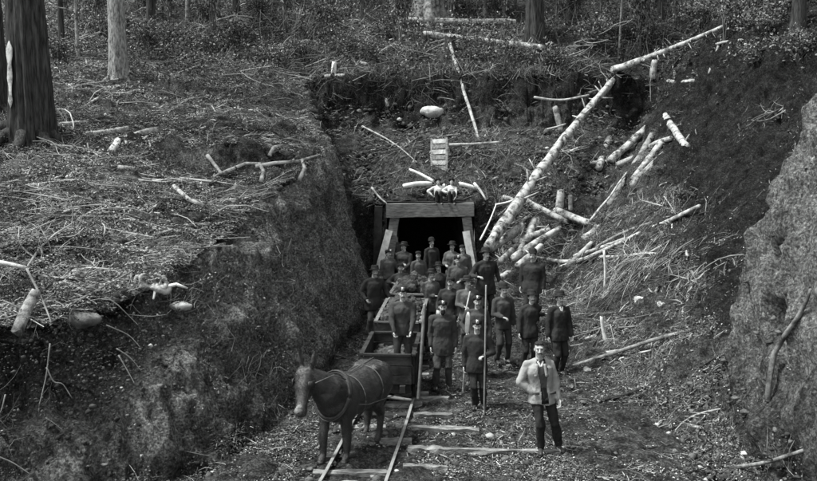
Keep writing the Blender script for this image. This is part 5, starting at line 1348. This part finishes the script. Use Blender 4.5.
# ground layer of the wood
P, nn = sample(115000, 33.3, 62, lambda x, y, h, nz: (h > 7.2) * (.12 + .88 * clump(x, y, .55, 500)), power=.6)
P = P + np.stack([rng.normal(0, .1, len(P)), rng.normal(0, .1, len(P)), rng.random(len(P)) ** 1.5 * .85 * (.3 + clump(P[:, 0], P[:, 1], .8, 501))], -1)
bright = (rng.random(len(P)) < .38 + .6 * clump(P[:, 0], P[:, 1], .25, 502)) & (P[:, 0] < 6)
tag(link('undergrowth', leaf_mesh('undergrowth', P, rng.uniform(.07, .17, len(P)), [M['leaf_dark'], M['leaf']], bright.astype(int))), 'low leafy undergrowth of the wood above the pit', None, None, 'stuff')
P, nn = sample(26000, 26, 50, lambda x, y, h, nz: ((x < -5) * (y > 26) * (h > 5.8) + (x > 8.5) * (h > 6.6)) * (.1 + .9 * clump(x, y, .6, 510)), power=.6)
P = P + np.stack([rng.normal(0, .1, len(P)), rng.normal(0, .1, len(P)), rng.random(len(P)) ** 1.5 * .5], -1)
tag(link('undergrowth', leaf_mesh('undergrowth', P, rng.uniform(.06, .14, len(P)), [M['leaf_dark'], M['leaf']], (rng.random(len(P)) < .35).astype(int))), 'low leafy growth at the back of the left bank and on the right rim', None, None, 'stuff')
litter('deadwood', 'fallen twigs and dead branches on the forest floor', 9000, 32, 60, lambda x, y, h, nz: (h > 6.8) * (.1 + .9 * clump(x, y, .5, 520)), .3, 2.2, .010, .032, (.32, .38, .30), .1, .8, .2, .2, .1, power=.6)
litter('dead_stems', 'thin upright dead stems in the undergrowth', 4200, 34, 58, lambda x, y, h, nz: (h > 7.4) * (.1 + .9 * clump(x, y, .4, 525)), .5, 2.4, .008, .022, (.25, .45, .30), 1.57, .8, .5, 2.5, .08, power=.6)

# shrubs: four grown kinds, each copied
def shrub_mesh(seed, h, w, nst, nleaf):
    r_ = random.Random(seed); st = MB(); tips = []
    for k in range(nst):
        a = r_.uniform(0, 6.28); t1 = r_.uniform(.15, 1); pts = [Vector((.05 * math.cos(a), .05 * math.sin(a), -.1))]
        for q in range(1, 6):
            pts.append(Vector((math.cos(a) * w * t1 * (q / 5) ** 1.3 + r_.gauss(0, .04), math.sin(a) * w * t1 * (q / 5) ** 1.3 + r_.gauss(0, .04), h * (q / 5) * (1.05 - .35 * t1))))
        st.ring_tube(pts, [.022, .019, .016, .012, .008, .004], 5); tips += pts[2:]
        for q in range(3):
            p0_ = pts[r_.randint(2, 4)]; p1_ = p0_ + Vector((r_.gauss(0, .22), r_.gauss(0, .22), r_.uniform(.05, .3))); st.ring_tube([p0_, p1_], [.008, .003], 4); tips += [p1_, (p0_ + p1_) / 2]
    tp = np.array([t_[:] for t_ in tips]); g = np.random.default_rng(seed)
    C = tp[g.integers(0, len(tp), nleaf)] + g.normal(0, .13, (nleaf, 3)); C[:, 2] = np.maximum(C[:, 2], .02)
    return st.mesh('stems', [M['stick_mid']]), leaf_mesh('foliage', C, g.uniform(.06, .13, nleaf), [M['leaf'], M['leaf_dark']], (g.random(nleaf) < .45).astype(int))
kinds = [shrub_mesh(1, 1.2, .7, 9, 1700), shrub_mesh(2, .8, .8, 8, 1300), shrub_mesh(3, 1.7, .6, 8, 2000), shrub_mesh(4, 1.0, 1.0, 10, 1800)]
spots = [(150, 60, 2, .9), (172, 52, 0, 1), (205, 55, 1, 1.1), (235, 48, 0, 1.1), (275, 66, 1, 1), (300, 58, 3, .9), (345, 52, 1, 1), (372, 60, 1, .8), (330, 25, 3, 1.1), (260, 25, 2, 1), (205, 22, 3, 1.2),
         (150, 22, 2, 1), (100, 40, 0, 1), (62, 60, 1, .9), (95, 12, 3, 1.1), (460, 14, 3, 1), (500, 14, 0, 1), (545, 40, 3, 1), (560, 66, 1, .9), (590, 50, 0, 1.1), (575, 20, 2, 1), (620, 38, 3, 1), (650, 48, 1, 1), (680, 60, 1, .8),
         (660, 15, 2, 1.1), (705, 22, 3, 1), (740, 30, 0, 1), (770, 40, 3, 1), (790, 25, 0, 1.1), (760, 65, 1, .9), (800, 62, 3, 1), (520, 64, 1, .7), (385, 40, 1, .9), (480, 60, 1, .6), (740, 12, 2, 1.2), (415, 60, 1, .6)]
kn = ['leafy bush', 'low spreading bush', 'tall thin bush', 'wide bush']
zone = lambda px: 'at the far left' if px < 110 else 'above the left bank' if px < 250 else 'above the left end of the headwall' if px < 400 else 'above the mouth' if px < 540 else 'above the leaning trunk' if px < 640 else 'on the right rim'
row = lambda py: 'deep in the wood' if py < 27 else 'in the middle of the undergrowth' if py < 50 else 'at the edge of the wood'
for i, (px, py, kd, s) in enumerate(spots):
    p = T(px, py)
    t = empty('shrub', p, '%s %s %s' % (kn[kd], row(py), zone(px)), 'shrub', 'shrubs in the undergrowth', random.uniform(0, 6.28)); t.scale = (s, s, s * random.uniform(.85, 1.15))
    link('stems', kinds[kd][0], t); link('foliage', kinds[kd][1], t)

sap = [(170, 30), (214, 36), (250, 12), (285, 34), (318, 10), (362, 22), (380, 8), (452, 26), (505, 24), (515, 8), (556, 26), (600, 26), (636, 8), (676, 34), (690, 12), (725, 40), (750, 22), (780, 12), (98, 30), (138, 14), (66, 22), (400, 48), (640, 56)]
sw = ['leaning to the left', 'with a bushy top', 'with sparse leaves', 'growing straight']
for i, (px, py) in enumerate(sap):
    p = T(px, py); s = random.uniform(1.2, 1.7)
    nb = 'just left of the pale fir' if px < 110 else 'right of the pale fir' if px < 180 else 'between the pale fir and the pit' if px < 300 else 'left of the broad flared trunk' if px < 420 else 'between the flared and the dark trunk' if px < 530 else 'right of the dark trunk' if px < 620 else 'above the level broken log' if px < 720 else 'in the top right corner'
    t = empty('sapling', p, 'slender sapling %s %s' % (sw[i % 4], nb), 'sapling', 'saplings in the wood', random.uniform(0, 6.28)); t.scale = (s * .75, s * .75, s * 1.7)
    link('stems', kinds[2][0], t); link('foliage', kinds[2][1], t)

# trees
def tree(label, base, r, h, m, lean=(0, 0), flare=.5, limbs=6, crown=True, ridg=.10, wound=None, group=None, seed=1, name='tree', llo=.25):
    t = empty(name, base, label, 'tree', group); rr = random.Random(seed)
    n = 84 if r > .38 else 36 if r > .2 else 14; lev = 70 if r > .38 else 30 if r > .2 else 16; vs = []; fs = []
    for i in range(lev):
        q = i / (lev - 1); z = -.4 + (h + .4) * q ** 1.6
        R = r * (1 - .6 * max(z, 0) / h) * (1 + flare * math.exp(-max(z, 0) / (r * 2.2)))
        for k in range(n):
            a = 2 * math.pi * k / n
            rad = R * (1 - ridg * .8 * abs(float(vnoise(math.cos(a) * 7, math.sin(a) * 7, z * .5, seed + 9))) + ridg * float(vnoise(math.cos(a) * 3.2, math.sin(a) * 3.2, z * .35, seed)) + ridg * .6 * float(vnoise(math.cos(a) * 8, math.sin(a) * 8, z * .8, seed + 3)) + flare * .25 * math.exp(-max(z, 0) / (r * 2)) * math.sin(a * 5 + seed))
            vs.append((rad * math.cos(a) + lean[0] * z, rad * math.sin(a) + lean[1] * z, z))
    for i in range(lev - 1):
        for k in range(n):
            a_ = i * n + k; c_ = i * n + (k + 1) % n; fs.append((a_, c_, c_ + n, a_ + n))
    b = MB(); b.add(vs, fs); b.build('trunk', [M[m]], t)
    for k in range(7 if r > .25 else 0):
        a = 2 * math.pi * (k + rr.random() * .6) / 7; pp = []; ln = r * rr.uniform(1.6, 2.8)
        for q in (0, .25, .5, .75, 1):
            a2 = a + .35 * q * rr.uniform(-1, 1); x = math.cos(a2) * (r * .75 + ln * q); y = math.sin(a2) * (r * .75 + ln * q)
            z = float(terr(base[0] + x, base[1] + y)) - base[2]; pp.append((x, y, max(-.6, min(z + r * .55 * (1 - q) ** 1.6 - .03 * q, r * 1.2))))
        b = MB(); b.ring_tube(pp, [r * .34, r * .24, r * .17, r * .10, r * .04], 8); b.build('root', [M[m]], t)
    for k in range(limbs):
        z = rr.uniform(llo, .6) * h; a = rr.uniform(0, 6.28); ln = rr.uniform(.5, 1.6) * (1 if r > .15 else .6); R = r * (1 - .6 * z / h)
        p0 = Vector((math.cos(a) * R * .8 + lean[0] * z, math.sin(a) * R * .8 + lean[1] * z, z)); dr = Vector((math.cos(a), math.sin(a), rr.uniform(-.3, .4)))
        b = MB(); b.ring_tube([p0, p0 + dr * ln * .4 + Vector((0, 0, .03)), p0 + dr * ln * .75 + Vector((0, 0, -.06)), p0 + dr * ln + Vector((0, 0, -.15))], [min(.05, r * .3), .03, .02, .008], 6); b.build('limb', [M['bark_mid']], t)
    if crown:
        nl = 1300 if r > .2 else 500; g = np.random.default_rng(seed)
        z = h * (.62 + .42 * g.random(nl)); w_ = (1.08 - z / h) * h * .42 + .3
        a = g.uniform(0, 6.28, nl); q = np.sqrt(g.random(nl)) * w_
        C = np.stack([np.cos(a) * q + lean[0] * z, np.sin(a) * q + lean[1] * z, z - q * .25], -1)
        link('crown', leaf_mesh('crown', C, g.uniform(.15, .4, nl), [M['leaf_dark']], None), t)
    if wound:
        z0, z1, ang, ww = wound; pp = []; rs = []
        for i in range(10):
            q = i / 9; z = z0 + (z1 - z0) * q; R = r * (1 - .6 * max(z, 0) / h) * (1 + flare * math.exp(-z / (r * 2.2))) * 1.0
            pp.append((math.cos(ang) * R + lean[0] * z, math.sin(ang) * R + lean[1] * z, z)); rs.append(ww * (.55 + .5 * q + .25 * math.sin(q * 17)) * (1 if 0 < i < 9 else .15))
        b = MB(); b.ring_tube(pp, rs, 10, True, .22, up=(math.cos(ang), math.sin(ang), 0)); o = b.build('bare_wound', [M['bark_peeled']], t); o['label'] = 'pale strip where the bark is torn off'
    return t
bp = T(29, 150)
tree('huge dark furrowed trunk filling the top left corner of the photo', Vector((bp.x * (bp.y + .5) / bp.y + .08, bp.y + .5, bp.z)), .50, 13, 'bark_dark', flare=.12, limbs=2, ridg=.18, seed=4, wound=(.95, 2.5, -2.1, .11))
bp2 = T(3, 112)
tree('dark trunk cut by the left edge of the photo, beside the huge one', Vector((bp2.x - .30, bp2.y, bp2.z)), .42, 13, 'bark_dark', flare=.3, limbs=0, seed=6, ridg=.12)
bp = T(119, 79); tree('pale rough barked fir standing alone right of the huge dark trunk', bp, .30, 12, 'bark_fir', flare=.25, limbs=5, seed=8)
TT = [(78, 55, .07, 7, 'bark_mid', (0, 0), 'slender pale tree between the huge trunk and the pale fir'), (428, 22, .62, 14, 'bark_mid', (0, 0), 'broad flared old trunk at the top of the photo above the mouth'),
      (534, 47, .40, 13, 'bark_dark', (0, 0), 'dark trunk standing right of the broad flared one'), (619, 56, .05, 7, 'bark_mid', (.02, 0), 'thin pole of a tree above the leaning trunk'),
      (345, 8, .16, 10, 'bark_mid', (0, 0), 'medium trunk at the top edge above the left of the pit'), (395, 14, .08, 8, 'bark_mid', (.03, 0), 'thin trunk just left of the broad flared one'),
      (485, 16, .10, 9, 'bark_fir', (-.02, 0), 'thin pale trunk between the flared trunk and the dark one'), (570, 18, .18, 10, 'bark_dark', (0, 0), 'dark trunk deep in the wood above the leaning trunk'),
      (660, 20, .14, 10, 'bark_dark', (0, 0), 'dark trunk behind the level broken log on the lip'), (152, 42, .22, 11, 'bark_dark', (0, 0), 'dark trunk just right of the pale fir'),
      (188, 24, .12, 9, 'bark_mid', (.02, 0), 'thin trunk further right of the pale fir'), (236, 14, .18, 10, 'bark_dark', (0, 0), 'dark trunk at the top above the left bank'), (292, 6, .12, 9, 'bark_mid', (-.02, 0), 'thin leaning trunk in the wood left of the pit'),
      (62, 50, .12, 9, 'bark_dark', (.01, 0), 'dark thin trunk touching the outline of the huge one'), (715, 14, .15, 9, 'bark_dark', (0, 0), 'dark trunk on the hillside at the right'), (765, 18, .10, 8, 'bark_mid', (0, 0), 'thin trunk near the top right corner'), (797, 30, .2, 9, 'bark_dark', (.02, 0), 'dark trunk in the top right corner')]
for i, (px, py, r, h, m, ln, lb) in enumerate(TT):
    tree(lb, T(px, py), r, h, m, ln, .6 if r > .5 else .3, 4 if r < .5 else 0, seed=20 + i, group='trees of the wood behind the pit', llo=.08)
